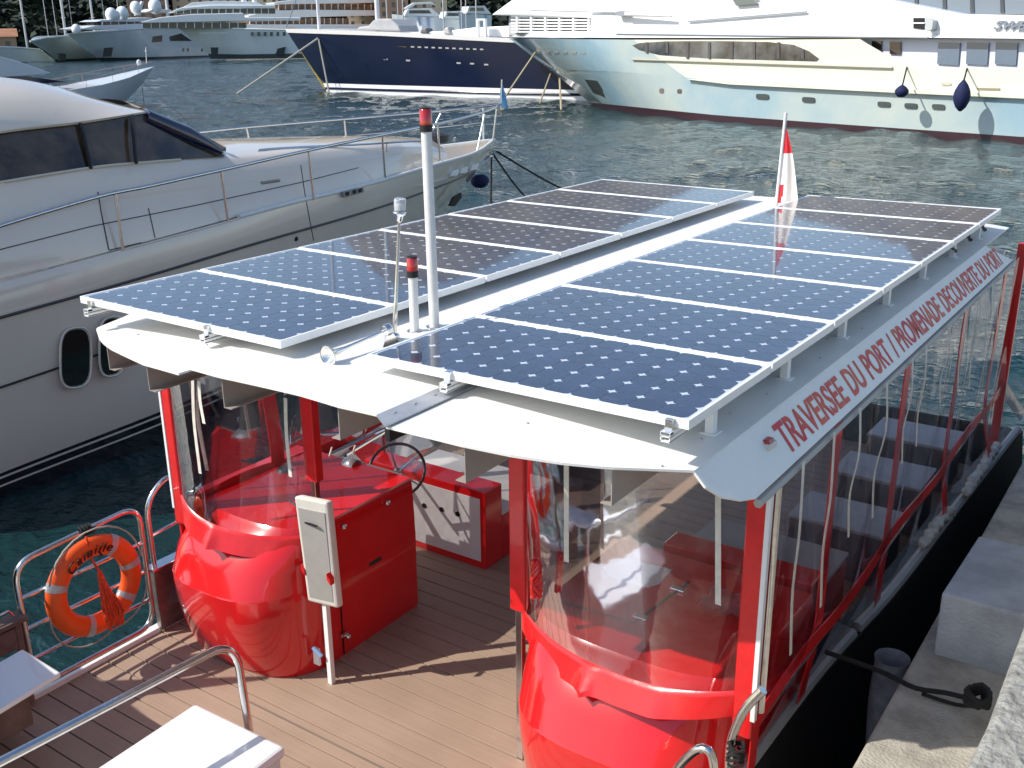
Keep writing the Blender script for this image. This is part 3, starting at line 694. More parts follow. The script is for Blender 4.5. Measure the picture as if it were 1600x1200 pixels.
# stainless hoops of the boat
def hoop(pts, name='stainless_hoop', r=.019, f=.14): return MB().tube(fillet(pts, f, 8), r, 12).build(name, STEEL, boat, smooth=50)
XR = -2.45
t0 = AX(27, 925, XR); rail = empty('x'); bpy.data.objects.remove(rail)
hoopL = hoop([(XR, -.50, .1), (XR, -.50, .93), (XR, .37, .97), (XR, .37, .08), (XR, -.5, .08), (XR, -.50, .3)], 'side_gate')
bars = MB()
for z in (.28, .49, .70): bars.tube([(XR, -.5, z), (XR, .37, z)], .014, 8)
bars.build('gate_bars', STEEL, hoopL, smooth=40)
h2 = [AX(249, 985, XR), AX(247, 800, XR), AX(283, 762, XR), AX(287, 985, XR)]
hoop([(XR, .43, .0), (XR, .43, .98), (XR+.0, .66, 1.12), (XR, .72, .45)], 'side_hoop')
MB().tube([(XR, .43, .72), (XR, .66, .74)], .013, 8).build('hoop_rung', STEEL, boat, smooth=40)
MB().box(XR-.03, XR+.02, .41, .72, .02, .48).build('gate_post_plate', mat('aged_steel_plate', (.22, .18, .17), .35, metal=.6, var=.3, vscale=9), boat, bevel=.006)
MB().box(XR-.05, XR+.05, .385, .78, .48, .50).build('gate_post_cap', STEEL, boat, bevel=.004)
# near handrail
zt = 1.0
A1 = AZ(-60, 1222, zt); A2 = AZ(338, 1012, zt); f1 = AZ(392, 1140, .6)
hoop([A1, Vector((A2.x+.02, A2.y+.10, zt)), Vector((f1.x, f1.y+.02, 0.0))], 'boarding_handrail', .021, .16)
# right front corner hoops
a = [AY(1192, 1078, .38), AY(1163, 1110, .36), AY(1142, 1160, .34), AY(1138, 1230, .34)]
MB().tube(smoothc(a, 20), .021, 12).build('corner_hoop', STEEL, boat, smooth=50)
a = [AY(1040, 1235, .0), AY(1062, 1196, .0), AY(1092, 1170, .0), AY(1112, 1180, .0), AY(1118, 1235, .0)]
MB().tube(smoothc(a, 24), .019, 12).build('bow_hoop', STEEL, boat, smooth=50)
kn = MB(); base = AY(1150, 1165, .33)
for k in range(5):
    kn.tube([base+Vector((.035*math.cos(an*.5+k), .03*math.sin(an*.5+k), -.02*k+.012*math.sin(an+k))) for an in range(13)], .007, 6)
kn.build('lashing_rope', ROPEB, boat, smooth=60)
# white lamp housing on the console corner
lh0, lh1 = AY(498, 785, .62), AY(508, 945, .62)
def housing():
    x0, x1 = AY(474, 860, .6).x, AY(519, 860, .6).x; z1, z0 = AY(500, 782, .6).z, AY(505, 946, .6).z
    m_ = MB(); m_.hexa([(x0+.02, .58, z0), (x1-.01, .62, z0), (x1, .665, z0), (x0+.03, .63, z0)], [(x0, .56, z1), (x1-.015, .60, z1), (x1-.01, .65, z1), (x0+.02, .61, z1)])
    o = m_.build('stair_light_housing', PLAST, boat, bevel=.014)
    f = MB(); f.hexa([(x0+.045, .5795, z0+.04), (x1-.035, .612, z0+.04), (x1-.035, .62, z0+.04), (x0+.045, .59, z0+.04)],
                     [(x0+.03, .558, z1-.07), (x1-.035, .593, z1-.07), (x1-.035, .605, z1-.07), (x0+.03, .57, z1-.07)])
    f.build('housing_face', PANELG, o)
    s = MB(); s.box(x0+.07, x1-.08, .562, .575, z1-.16, z1-.153); s.build('housing_slot', INK, o)
    zc = lerp(z0, z1, .36)
    for xx in (x0+.003, x1-.028):
        MB().hexa([(xx, .566, zc-.04), (xx+.028, .566, zc-.07), (xx+.028, .60, zc-.07), (xx, .60, zc-.04)], [(xx, .564, zc), (xx+.028, .564, zc-.03), (xx+.028, .60, zc-.03), (xx, .60, zc)]).build('red_chevron', REDV, o)
    return x0, x1, z0
hx0, hx1, hz0 = housing()
MB().box(-1.075, -1.04, .62, .655, .0, hz0+.1).build('housing_stand', ALU, boat, bevel=.003)
MB().box(-1.19, -1.14, .62, .64, .10, .22).build('socket_plate', WHITE, boat, bevel=.004)
MB().tube([(-1.16, .60, .24), (-1.09, .6, .2)], .014, 8).build('socket_plug', mat('plug_blue', (.2, .3, .5), .4), boat, smooth=40)
rb = MB(); c = AY(838, 900, .52)
for k in range(7):
    rb.tube([c+Vector((.018*math.sin(i*1.4+k), .02*math.cos(i+k), .09-.035*i)) for i in range(7)], .009, 5)
rb.build('red_cloth_tie', REDV, boat, smooth=60)
cl = MB(); c = AZ(1132, 945, 1.02)
rows = [[Vector((c.x+(i-4)*.028+.008*math.sin(j*2), c.y+(j-3)*.035, 1.0+.035*abs(math.sin(i*1.1+j*.8))+.02)) for i in range(9)] for j in range(7)]
cl.grid(rows); cl.build('folded_cloth', mat('pink_cloth', (.55, .12, .13), .7, var=.2), boat, smooth=60)

# ------------------------------------------------------------------ life ring
ring = empty('life_ring', (-2.40, -.045, .25)); tag(ring, 'orange life ring with grey bands lettered Camille, hung on the side gate', 'life ring')
RC = Vector((-2.395, -.045, .595)); R0, r0_ = .265, .068
def torus(a0, a1, rr, n=40):
    m_ = MB(); rows = []
    for i in range(n+1):
        an = lerp(a0, a1, i/n); cdir = Vector((0, math.cos(an), math.sin(an)))
        rows.append([RC+cdir*(R0+rr*math.cos(2*math.pi*k/14))+Vector((rr*.72*math.sin(2*math.pi*k/14), 0, 0)) for k in range(15)])
    m_.grid(rows); return m_
torus(0, 2*math.pi, r0_, 64).build('ring_body', ORANGE, ring, smooth=80)
for an in (.18, 1.0, 2.75, 4.4, 5.6):
    torus(an-.085, an+.085, r0_+.0025, 5).build('reflective_band', REFL, ring, smooth=80)
def Mring(u, v, z):
    an = lerp(2.35, 1.08, u); rr = R0-.028+.058*v
    return RC+Vector((.06+z, rr*math.cos(an), rr*math.sin(an)))
text_mesh('Camille', 1, 'ring_lettering', INK, ring, Mring, extrude=.003, shear=.32, space=1.2)
rp = MB()
for a0, a1 in ((.2, 2.7), (3.3, 4.9), (4.9, 6.2)):
    rp.tube([RC+Vector((.03, (R0+.075+.05*math.sin((i/12)*3.14))*math.cos(lerp(a0, a1, i/12)), (R0+.075+.05*math.sin((i/12)*3.14))*math.sin(lerp(a0, a1, i/12)))) for i in range(13)], .006, 6)
rp.build('grab_line', ROPEW, ring, smooth=60)
bn = MB(); top = RC+Vector((.075, .0, .12))
for k in range(26):
    a = random.uniform(-1, 1); b_ = random.uniform(-1, 1)
    bn.tube(smoothc([top+Vector((0, .01*a, 0)), top+Vector((.03+.02*b_, .03*a, -.12)), top+Vector((.03+.03*b_, .04+.075*a, -.30+.02*b_)), top+Vector((.01, .05+.05*a, -.40+.03*b_))], 12), .007, 5)
bn.tube([top, top+Vector((-.02, -.03, .1)), RC+Vector((.02, -.02, R0+.09))], .008, 6)
bn.build('throw_rope', ROPEO, ring, smooth=60)
kt = MB()
for k in range(3): kt.tube([(XR+.03*math.cos(i), -.06+.02*k+.004*i, .955+.03*math.sin(i)) for i in range(14)], .007, 6)
kt.tube([(XR+.02, -.05, .95), (-2.38, -.03, .9), (-2.34, 0, .8)], .006, 6); kt.build('hanging_cord', ROPEB, ring, smooth=60)

# ------------------------------------------------------------------ white box and side bench
zb = .6
bp = [AZ(305, 1098, zb), AZ(446, 1166, zb)]; p0, p1 = bp
dirb = (p1-p0).normalized(); sd_ = (AZ(150, 1200, zb)-p0).normalized()
c = [p0, p1, p1+sd_*1.3, p0+sd_*1.3]
wb = empty('boarding_box', (c[0].x, c[0].y, 0)); tag(wb, 'glossy white box seat on the deck under the boarding handrail', 'box seat')
MB().prism([Vector((q_.x, q_.y, zb)) for q_ in c], (0, 0, -.06)).build('lid', WHITE, wb, bevel=.018)
cc = sum(c, Vector())/4
MB().prism([cc+(Vector((q_.x, q_.y, zb-.062))-cc)*.96+Vector((0, 0, 0)) for q_ in [Vector((k.x, k.y, zb-.062)) for k in c]], (0, 0, -zb+.07)).build('base', WHITEM, wb, bevel=.01)
zs = .52
s = [AZ(35, 1013, zs), AZ(95, 1050, zs)]; sdir = (AZ(0, 1108, zs)-s[1]).normalized()
sb = empty('side_bench', (s[0].x, s[0].y, 0)); tag(sb, 'small white side bench on a rusty brown bracket at the left deck edge', 'bench')
MB().prism([s[0], s[1], s[1]+sdir*1.1, s[0]+sdir*1.1], (0, 0, -.035)).build('seat', WHITE, sb, bevel=.012)
br = MB(); q0 = AX(-40, 975, -2.42); q1 = AX(45, 965, -2.42)
br.box(-2.5, -2.38, q1.y-.95, q1.y-.02, .58, .61); br.box(-2.46, -2.42, q1.y-.09, q1.y-.05, .02, .58); br.box(-2.46, -2.4, q1.y-.8, q1.y-.1, .42, .56); br.box(-2.4, -2.1, -1.0, -.72, .1, .42)
br.build('bracket', TEAKB, sb, bevel=.006)
bt = MB(); bt.tube([(-2.44, q1.y-.3, .62), (-2.44, q1.y-.28, .66), (-2.44, q1.y-.1, .66), (-2.44, q1.y-.08, .62)], .008, 6); bt.build('latch_handle', STEEL, sb, smooth=40)

gw = empty('shadow_screen', (-3.4, -1.6, WATER)); tag(gw, 'unseen dark panels added left of the view to shade the lower left deck', 'screen')  # panels added out of view to cast the lower left deck shadow
MB().prism([(-4.3, -2.15, 0), (-2.95, -1.15, 0), (-2.95, -1.15, 2.0), (-4.3, -2.15, 2.0)], (.02, -.03, 0)).build('tall_shadow_panel', DARKM, gw)
MB().prism([(-4.3, -1.5, 0), (-1.75, -1.45, 0), (-1.75, -1.45, 1.35), (-4.3, -1.5, 1.75)], (0, -.03, 0)).build('low_shadow_panel', DARKM, gw)

# ------------------------------------------------------------------ MOTOR YACHT (left)
my = empty('motor_yacht', (-9, 5, WATER)); tag(my, 'large white motor yacht with dark cabin windows moored left of the shuttle boat', 'motor yacht')
def C3(l): return [AX(x, y, X) for x, y, X in l]
def xc(y): return -9.25+(y+1)/14*.65
def mir(p): return Vector((2*xc(p.y)-p.x, p.y, p.z))
N = 40
sheer = smoothc(C3([(-190, 492, -7.0), (0, 442, -7.0), (192, 390, -7.0), (354, 346, -7.05), (450, 320, -7.12), (565, 292, -7.3), (675, 260, -7.6), (742, 240, -8.0), (773, 219, -8.6)]), N)
rub = smoothc(C3([(-190, 548, -6.96), (0, 496, -6.96), (200, 440, -6.97), (400, 380, -7.05), (570, 331, -7.35), (675, 295, -7.75), (735, 270, -8.2), (764, 243, -8.6)]), N)
midc = smoothc(C3([(-190, 672, -7.0), (0, 602, -7.0), (158, 552, -7.03), (400, 470, -7.2), (560, 408, -7.55), (650, 362, -7.95), (722, 298, -8.6)]), N)
chn = smoothc(C3([(-190, 768, -7.02), (0, 690, -7.02), (240, 602, -7.06), (420, 533, -7.3), (560, 468, -7.7), (690, 345, -8.6)]), N)
bnd = smoothc(C3([(-190, 822, -7.1), (0, 740, -7.1), (258, 640, -7.14), (430, 566, -7.4), (560, 500, -7.8), (672, 372, -8.6)]), N)
wlc = [Vector((p_.x-.03, p_.y, -.98)) for p_ in bnd]
hm_ = MB(); hm_.grid([sheer, [a_.lerp(b_, .5)+Vector((.03, 0, 0)) for a_, b_ in zip(sheer, rub)], rub]); hm_.grid([rub, midc, chn, bnd])
hm_.grid([[mir(p_) for p_ in r_] for r_ in (sheer, rub, midc, chn, bnd)])
hm_.grid([[sheer[0], rub[0], midc[0], chn[0], bnd[0]], [mir(p_) for p_ in (sheer[0], rub[0], midc[0], chn[0], bnd[0])]])
hull = hm_.build('hull', YGREY, my, smooth=35)
bt = MB(); bt.grid([bnd, wlc]); bt.grid([[mir(p_) for p_ in bnd], [mir(p_) for p_ in wlc]]); bt.build('boot_topping', mat('boot_black', (.008, .008, .01), .15, coat=1), hull, smooth=40)
pin = MB()
for f0, f1 in ((.07, .115), (.25, .29)):
    pin.grid([[a_.lerp(Vector((b_.x, b_.y, b_.z)), f_)+Vector((.006, 0, 0)) for a_, b_ in zip(bnd, wlc)] for f_ in (f0, f1)])
pin.build('pinstripe', YGREY, hull)
MB().tube([p_+Vector((.012, 0, 0)) for p_ in rub], .016, 8).build('rubbing_strake', mat('strake_dark', (.07, .065, .065), .3, metal=.5), hull, smooth=40)
def on_hull(px, py, X=-7.0): return AX(px, py, X)
ln = MB(); 
for a_, b_ in (((-190, 670), (97, 573)), ((145, 557), (159, 552))):
    ln.tube([AX(*a_, -6.985), AX(*b_, -6.985)], .012, 6)
ln.build('hull_line', INK, hull)
for (x0, x1, y0, y1) in ((97, 140, 515, 603), (158, 192, 498, 585)):
    def oval(ins, X, nn=24):
        out = []
        for k in range(nn):
            an = 2*math.pi*k/nn; cx, cy = (x0+x1)/2, (y0+y1)/2; wx, wy = (x1-x0)/2-ins, (y1-y0)/2-ins
            sx = math.copysign(abs(math.cos(an))**.7, math.cos(an)); sy = math.copysign(abs(math.sin(an))**.55, math.sin(an))
            out.append(AX(cx+wx*sx, cy+wy*sy+sx*-3, X))
        return out
    ph = MB().prism(oval(0, -6.955), (-.05, 0, 0)).build('porthole', GLASSD, hull)
    fr_ = MB(); o1 = oval(-3, -6.95); o1.append(o1[0]); fr_.tube(o1, .014, 6, cap=False); fr_.build('porthole_frame', YGREY, ph, smooth=60)
# anchor pocket, fairleads, vents near the bow
a4 = [AX(x, y, -8.02) for x, y in ((700, 322), (706, 308), (718, 301), (719, 308), (708, 322))]
MB().prism(a4, (.04, 0, 0)).build('anchor_pocket', INK, hull)
for px, py in ((707, 271), (721, 267), (738, 262)):
    q_ = [AX(px+dx, py+dy, -7.78-(px-707)*.009) for dx, dy in ((-6, 4), (-3, -4), (7, -7), (5, 2))]
    MB().prism(q_, (.05, 0, 0)).build('fairlead_slot', BRIGHT, hull)
q_ = [AX(x, y, -7.2) for x, y in ((534, 300), (566, 292), (568, 300), (536, 309))]
mc = MB().prism(q_, (.02, 0, 0)).build('mooring_fairlead', mat('dull_steel', (.30, .29, .28), .45, metal=.3), hull, bevel=.004)
for x in (541, 552, 561): MB().prism([AX(x, 300-(x-541)*.27, -7.17), AX(x+4, 299-(x-541)*.27, -7.17), AX(x+4, 305-(x-541)*.27, -7.17), AX(x, 306-(x-541)*.27, -7.17)], (.01, 0, 0)).build('roller_slot', INK, mc)
MB().ball(AX(462, 373, -7.16), .035).build('drain_fitting', INK, hull, smooth=40)
# superstructure
s0 = smoothc(C3([(-190, 488, -7.06), (0, 438, -7.06), (192, 387, -7.06), (354, 343, -7.12), (450, 317, -7.2), (565, 290, -7.4), (640, 270, -7.75), (700, 252, -8.15)]), N)
sm = smoothc(C3([(-190, 410, -7.12), (0, 362, -7.12), (160, 320, -7.14), (354, 300, -7.2), (450, 283, -7.3), (565, 262, -7.5), (640, 250, -7.8), (698, 240, -8.2)]), N)
s1 = smoothc(C3([(-190, 322, -7.25), (0, 288, -7.3), (142, 264, -7.33), (212, 256, -7.38), (330, 250, -7.45), (407, 247, -7.5), (471, 240, -7.55), (600, 231, -7.78), (655, 229, -8.0), (692, 231, -8.3)]), N)
s1b = [Vector((p_.x-.12, p_.y+.02, p_.z+.05)) for p_ in s1]
s1c = [Vector((lerp(p_.x, xc(p_.y), .6), p_.y, p_.z+.12)) for p_ in s1]
ctr = [Vector((xc(p_.y), p_.y, p_.z+.14)) for p_ in s1]
ss = MB(); ss.grid([s0, sm, s1, s1b]); ss.grid([s1b, s1c, ctr, [mir(p_) for p_ in s1c], [mir(p_) for p_ in s1b]]); ss.grid([[mir(p_) for p_ in r_] for r_ in (s0, sm, s1, s1b)])
ss.grid([[s0[-1], sm[-1], s1[-1], s1b[-1]], [mir(p_) for p_ in (s0[-1], sm[-1], s1[-1], s1b[-1])]])
sup = ss.build('cabin_trunk', YGREY, my, smooth=40)
dk = MB(); dk.grid([[Vector((p_.x-.02, p_.y, p_.z-(.28 if i > 24 else .02)*min(1, max(0, (i-20)/8)) if i > 20 else p_.z-.01)) for i, p_ in enumerate(sheer)], [mir(Vector((p_.x-.02, p_.y, p_.z-(.28 if i > 24 else .02)*min(1, max(0, (i-20)/8)) if i > 20 else p_.z-.01))) for i, p_ in enumerate(sheer)]])
dk.build('foredeck', mat('deck_white', (.72, .71, .69), .5, var=.06), my, smooth=40)
MB().tube([p_+Vector((-.01, 0, .01)) for p_ in sheer[14:]], .03, 8).build('cap_rail', WHITEM, hull, smooth=40)
MB().tube([mir(p_)+Vector((.01, 0, .01)) for p_ in sheer[14:]], .03, 8).build('cap_rail', WHITEM, hull, smooth=40)
# windows
w0 = smoothc(C3([(-190, 318, -7.27), (0, 284, -7.31), (142, 261, -7.34), (212, 254, -7.39), (352, 243, -7.5)]), 24)
w1 = smoothc(C3([(-190, 243, -7.62), (0, 208, -7.62), (125, 193, -7.64), (205, 180, -7.66), (229, 177, -7.72)]), 24)
REFLG = mat('glass_brown_reflection', (.12, .08, .045), .05, coat=1, col2=(.008, .005, .004), vscale=1.6)  # brown reflections and interior painted as patches into the glass colour
win = MB().grid([w0, w1]).build('side_window', REFLG, my, smooth=40)
MB().grid([[mir(p_) for p_ in w0], [mir(p_) for p_ in w1]]).build('side_window', REFLG, my, smooth=40)
MB().tube([AX(226, 183, -7.70), AX(290, 212, -7.62), AX(345, 238, -7.50)], [.10, .13, .05], 10).build('windscreen_edge', mat('edge_blue', (.003, .006, .03), .06, coat=1), my, smooth=50)
tr = MB(); tr.tube([p_+Vector((.015, 0, -.005)) for p_ in w0[:20]], .016, 6); tr.tube([p_+Vector((.015, 0, .01)) for p_ in w1], .014, 6)
tr.build('window_trim', mat('trim_cream', (.6, .56, .45), .3), win, smooth=40)
for a_, b_ in (((126, 193), (142, 263)), ((206, 181), (213, 255))): MB().tube([AX(*a_, -7.6), AX(*b_, -7.3)], .022, 6).build('window_pillar', INK, win)
cr_ = MB(); cr_.prism([AX(x, y, X) for x, y, X in ((58, 204, -7.85), (124, 197, -7.85), (134, 258, -7.6), (66, 268, -7.6))], (-.03, 0, 0))
ws = MB(); A_ = w1[-1]; B_ = w0[-1]; rows = []
for k in range(13):
    t_ = k/12; a2 = mir(A_).lerp(A_, t_); b2 = mir(B_).lerp(B_, t_); bow = 1-(2*t_-1)**2
    rows.append([a2+Vector((0, .35*bow, .12*bow)), a2.lerp(b2, .5)+Vector((0, .5*bow, .14*bow)), b2+Vector((0, .55*bow, .1*bow))])
ws.grid(rows); wsx = ws.build('windscreen', mat('windscreen_blue', (.004, .008, .03), .04, coat=1, spec=1), my, smooth=60)
wp = MB(); wp.tube([AX(292, 196, -8.3), AX(318, 214, -7.9), AX(352, 235, -7.6)], .02, 6); wp.tube([AX(300, 205, -8.3), AX(352, 231, -7.6)], .012, 6); wp.build('wiper', BLACK, wsx, smooth=40)
r1 = smoothc(C3([(-190, 205, -7.62), (0, 203, -7.6), (125, 190, -7.6), (205, 178, -7.64), (232, 176, -7.72)]), 24)
r1 = smoothc(C3([(-190, 238, -7.58), (0, 205, -7.58), (125, 190, -7.6), (205, 178, -7.62), (234, 176, -7.72)]), 24)
r2 = smoothc(C3([(-190, 168, -7.78), (0, 158, -7.78), (110, 160, -7.8), (180, 168, -7.8), (233, 173, -7.9)]), 24)
r3 = smoothc(C3([(-190, 106, -8.4), (0, 121, -8.4), (50, 127, -8.4), (100, 139, -8.4), (150, 154, -8.4), (200, 166, -8.4), (231, 170, -8.3)]), 24)
rc = [Vector((xc(p_.y), p_.y+.1, p_.z+.02)) for p_ in r3]
rm = MB(); rm.grid([r1, r2, r3, rc, [mir(p_) for p_ in r3], [mir(p_) for p_ in r2], [mir(p_) for p_ in r1]])
rm.build('hardtop_roof', YGREY, my, smooth=50)
# foredeck grab rails, rope, ring; coaming lines
gm = MB()
for off in (0,):
    g1 = [AX(x, y, -7.75) for x, y in ((397, 247), (400, 238), (410, 234), (470, 230), (560, 226), (640, 221), (675, 220))]; gm.tube(smoothc(g1, 24), .016, 8)
    for x, y in ((419, 234), (437, 232), (482, 229), (510, 228), (604, 224)): a_ = AX(x, y, -7.75); gm.tube([a_, a_-Vector((0, 0, .12))], .012, 6)
gm.build('coachroof_rail', STEEL, sup, smooth=40)
cm = MB(); c = AX(683, 222, -8.6); cm.grid(lathe([(.22, 0), (.22, .12), (.12, .17), (0, .17)], c, seg=20)); cm.build('windlass_cover', DARKM, my, smooth=40)
hy = caster([hull, sup])
for pts in ([(-20, 395), (145, 353), (300, 322), (470, 285), (560, 262)], [(153, 300), (158, 330), (170, 390)], [(232, 325), (243, 374), (170, 391)], [(470, 258), (476, 300), (490, 376)], [(490, 380), (493, 432)]):
    seam(hy, pts, .0055, 'door_seam', DARKM, sup)
seam(hy, [(408, 286), (436, 282)], .022, 'fuel_vent', mat('vent_taupe', (.3, .27, .23), .4), sup)
seam(hy, [(-20, 440), (190, 391), (354, 347), (440, 322)], .012, 'moulding_line', YGREY, sup, 0)
# guard rail
rtop = smoothc(C3([(-190, 420, -7.02), (-80, 382, -7.02), (0, 353, -7.02), (155, 307, -7.02), (228, 292, -7.03), (345, 266, -7.05), (482, 235, -7.15), (597, 211, -7.35), (700, 190, -7.75), (760, 174, -8.2), (782, 163, -8.6)]), 60)
rl = MB(); rl.tube(rtop+[mir(p_) for p_ in rtop[::-1]], .022, 10)
for pts in (((180, 300, -7.02), (192, 390, -7.0)), ((345, 266, -7.05), (356, 346, -7.05)), ((482, 236, -7.15), (490, 312, -7.15)), ((597, 212, -7.35), (602, 283, -7.4)), ((684, 195, -7.7), (688, 259, -7.7)), ((757, 178, -8.15), (745, 240, -8.05)), ((776, 170, -8.45), (770, 222, -8.5))):
    a_, b_ = AX(*pts[0]), AX(*pts[1]); rl.tube([a_, b_], .017, 8); rl.tube([mir(a_), mir(b_)], .017, 8)
low = [a_.lerp(min(sheer, key=lambda s_: abs(s_.y-a_.y)), .45) for a_ in rtop[36:]]
rl.tube([mir(p_) for p_ in low], .011, 6)
rl.build('guard_rail', STEEL, my, smooth=50)
pf_ = rtop[-1]; ps = MB().tube([pf_+Vector((0, .02, -.1)), pf_+Vector((0, .05, .45))], .012, 6).build('jack_staff', STEEL, my, smooth=40)
MB().prism([pf_+Vector((0, .04, .40)), pf_+Vector((.05, .08, .2)), pf_+Vector((.09, .12, -.08)), pf_+Vector((-.04, .05, -.05)), pf_+Vector((-.03, .03, .2))], (0, .01, 0)).build('pennant', FLAGB, ps)
fd = MB(); c = AX(750, 283, -8.6); fd.ball(c, .16, .2, .13); fd.build('bow_fender', NAVYF, my, smooth=60)
tag(MB().tube([AX(768, 245, -8.6), AX(767, 320, -8.6)], .02, 6).build('anchor_chain', DARKM, smooth=40), 'dark anchor line dropping straight from the motor yacht bow', 'mooring line')
for i, (pa_, pb_) in enumerate((((770, 240), (860, 330)), ((775, 236), (1000, 330)))):
    a_ = AX(*pa_, -8.6); b_ = AZ(*pb_, WATER)
    tag(MB().tube([a_.lerp(b_, t_/8)-Vector((0, 0, .25*math.sin(math.pi*t_/8))) for t_ in range(9)], .02, 6).build('mooring_line', ROPEB, smooth=40), ('steeper', 'flatter')[i]+' black mooring line from the motor yacht bow into the water', 'mooring line')

# ------------------------------------------------------------------ generic yacht built on a side plane
class Side:
    def __init__(s, stem, aft, B, L, n_sign=1):
        s.p0 = AZ(*stem, WATER); p1 = AZ(*aft, WATER); s.h = (p1-s.p0); s.h.z = 0; s.h.normalize()
        s.n = Vector((s.h.y, -s.h.x, 0));
        if s.n.dot(CAM-s.p0) < 0: s.n = -s.n
        s.B = B; s.L = L
        for _ in range(4):
            a_ = AZ(*aft, WATER)-s.n*B; s.h = (a_-s.p0); s.h.z = 0; s.h.normalize(); s.n = Vector((s.h.y, -s.h.x, 0))
            if s.n.dot(CAM-s.p0) < 0: s.n = -s.n
    def at(s, px, py, off):
        d = ray(px, py); t = ((s.p0+s.n*off)-CAM).dot(s.n)/d.dot(s.n); return CAM+d*t
    def curve(s, pts, n=28, inset=0, tip=True):
        out = []; st = s.at(*pts[0], 0 if tip else s.B); us = (st-s.p0).dot(s.h)
        fine = resample([Vector((x, y, 0)) for x, y in pts], n)
        for q_ in fine:
            off = 0
            for _ in range(12):
                p_ = s.at(q_.x, q_.y, off-inset); u = max(0, (p_-s.p0).dot(s.h)-us)
                off = s.B*(1-(1-min(1, u/s.L))**2)**1.0 if tip else s.B
            out.append(s.at(q_.x, q_.y, off-inset))
        return out
    def mir(s, p_): return p_-s.n*(2*(p_-s.p0).dot(s.n))
    def hull(s, curves, name, m_, parent, n=28, close=True):
        rows = [s.curve(c_, n) for c_ in curves]; mb = MB(); mb.grid(rows); mr = [[s.mir(p_) for p_ in r_] for r_ in rows]; mb.grid(mr)
        mb.grid([rows[0], mr[0]])
        mb.grid([[r_[-1] for r_ in rows], [r_[-1] for r_ in mr]])
        return mb.build(name, m_, parent, smooth=40)
    def slab(s, pts, inset, depth, name, m_, parent, bevel=0):
        P_ = [s.at(x, y, s.B-inset) for x, y in pts]; return MB().prism(P_, -s.n*depth).build(name, m_, parent, bevel=bevel)
def ellp(cx, cy, rx, ry, n=18, e=.7, tilt=0):
    out = []
    for k in range(n):
        an = 2*math.pi*k/n; x = rx*math.copysign(abs(math.cos(an))**e, math.cos(an)); y = ry*math.copysign(abs(math.sin(an))**e, math.sin(an)); out.append((cx+x, cy+y+tilt*x))
    return out
# ---- white superyacht, its blue reflection painted into the hull colour
S = Side((926, 164), (1600, 223), 5.0, 15)
sy = empty('superyacht', S.p0); tag(sy, 'huge cream superyacht with blue reflection painted into its hull, navy fenders, lens shaped window and letters SWE', 'superyacht')
wl_ = [(926, 167), (1120, 187), (1340, 204), (1600, 224), (1760, 236)]; bt_ = [(921, 160), (1120, 180), (1340, 196), (1600, 214), (1760, 226)]
rubl = [(858, 108), (960, 112), (1072, 121), (1400, 140), (1600, 150), (1760, 158)]
top_ = [(795, 60), (880, 61), (960, 62), (1180, 62), (1340, 61), (1415, 105), (1600, 108), (1760, 111)]
hl = S.hull([rubl, [(x+.5*(926-858)*0+ (890-858), lerp(y, 165, .45)) if i == 0 else (x, lerp(y, bt_[min(i-1, 4)][1], .5)) for i, (x, y) in enumerate(rubl)], bt_], 'hull', HULLREFL, sy, 40)
S.hull([bt_, wl_, [(930, 175), (1120, 200), (1340, 215), (1600, 236), (1760, 250)]], 'boot_stripe', MAROON, sy, 40)
up_ = MB(); rA = S.curve(rubl, 60); rT = S.curve([(795, 60), (960, 62), (1340, 61), (1760, 61)], 60)
# upper hull: bow half carries the painted blue reflection, the rest cream
def uvband(c_lo, c_hi, f0, f1, name, m_, push=0):
    lo = S.curve(c_lo, 60); hi = S.curve(c_hi, 60); i0, i1 = int(f0*59), int(f1*59)
    mb = MB(); mb.grid([[p_+S.n*push for p_ in lo[i0:i1+1]], [p_+S.n*push for p_ in hi[i0:i1+1]]]); mb.grid([[S.mir(p_+S.n*push) for p_ in lo[i0:i1+1]], [S.mir(p_+S.n*push) for p_ in hi[i0:i1+1]]]); return mb.build(name, m_, sy, smooth=40)
toph = [(795, 60), (880, 61.5), (1040, 62), (1342, 61), (1343, 62), (1418, 105), (1600, 108), (1760, 112)]
uvband(rubl, [(795, 60), (860, 61), (960, 62), (1072, 62)], 0, .0, 'x_', HULLREFL) if False else None
lo1 = [(858, 108), (960, 112), (1072, 121)]; hi1 = [(795, 60), (880, 61), (990, 62)]
m1 = MB(); a_ = S.curve(lo1, 24); b_ = S.curve(hi1, 24); m1.grid([b_, a_]); m1.grid([[S.mir(p_) for p_ in b_], [S.mir(p_) for p_ in a_]]); m1.build('bow_flare', HULLREFL, sy, smooth=40)
def full(pts, n, us_from):   # curve on the already widened side
    return [S.at(q_.x, q_.y, S.B) for q_ in resample([Vector((x, y, 0)) for x, y in pts], n)]
a2 = a_[-1]; b2 = b_[-1]
lo2 = [a2]+full([(1130, 124), (1400, 140), (1600, 150), (1760, 158)], 30, 0); hi2 = [b2]+full([(1080, 62), (1200, 62), (1344, 61), (1418, 105), (1600, 108), (1760, 112)], 30, 0)
m2 = MB(); n2 = 44; lo2 = resample(lo2, n2)
hi2 = [b2]+full([(1080, 62), (1200, 62), (1344, 61)], 20, 0)+full([(1350, 65), (1418, 105), (1600, 108), (1760, 112)], 23, 0)
lo2 = []
for p_ in hi2:
    u = (p_-S.p0).dot(S.h); 
    lo2.append(None)
lo_full = [a2]+full([(1130, 124), (1400, 140), (1600, 150), (1760, 158)], 60, 0)
for i, p_ in enumerate(hi2):
    u = (p_-S.p0).dot(S.h); q_ = min(lo_full, key=lambda r_: abs((r_-S.p0).dot(S.h)-u)); lo2[i] = q_ if i else a2
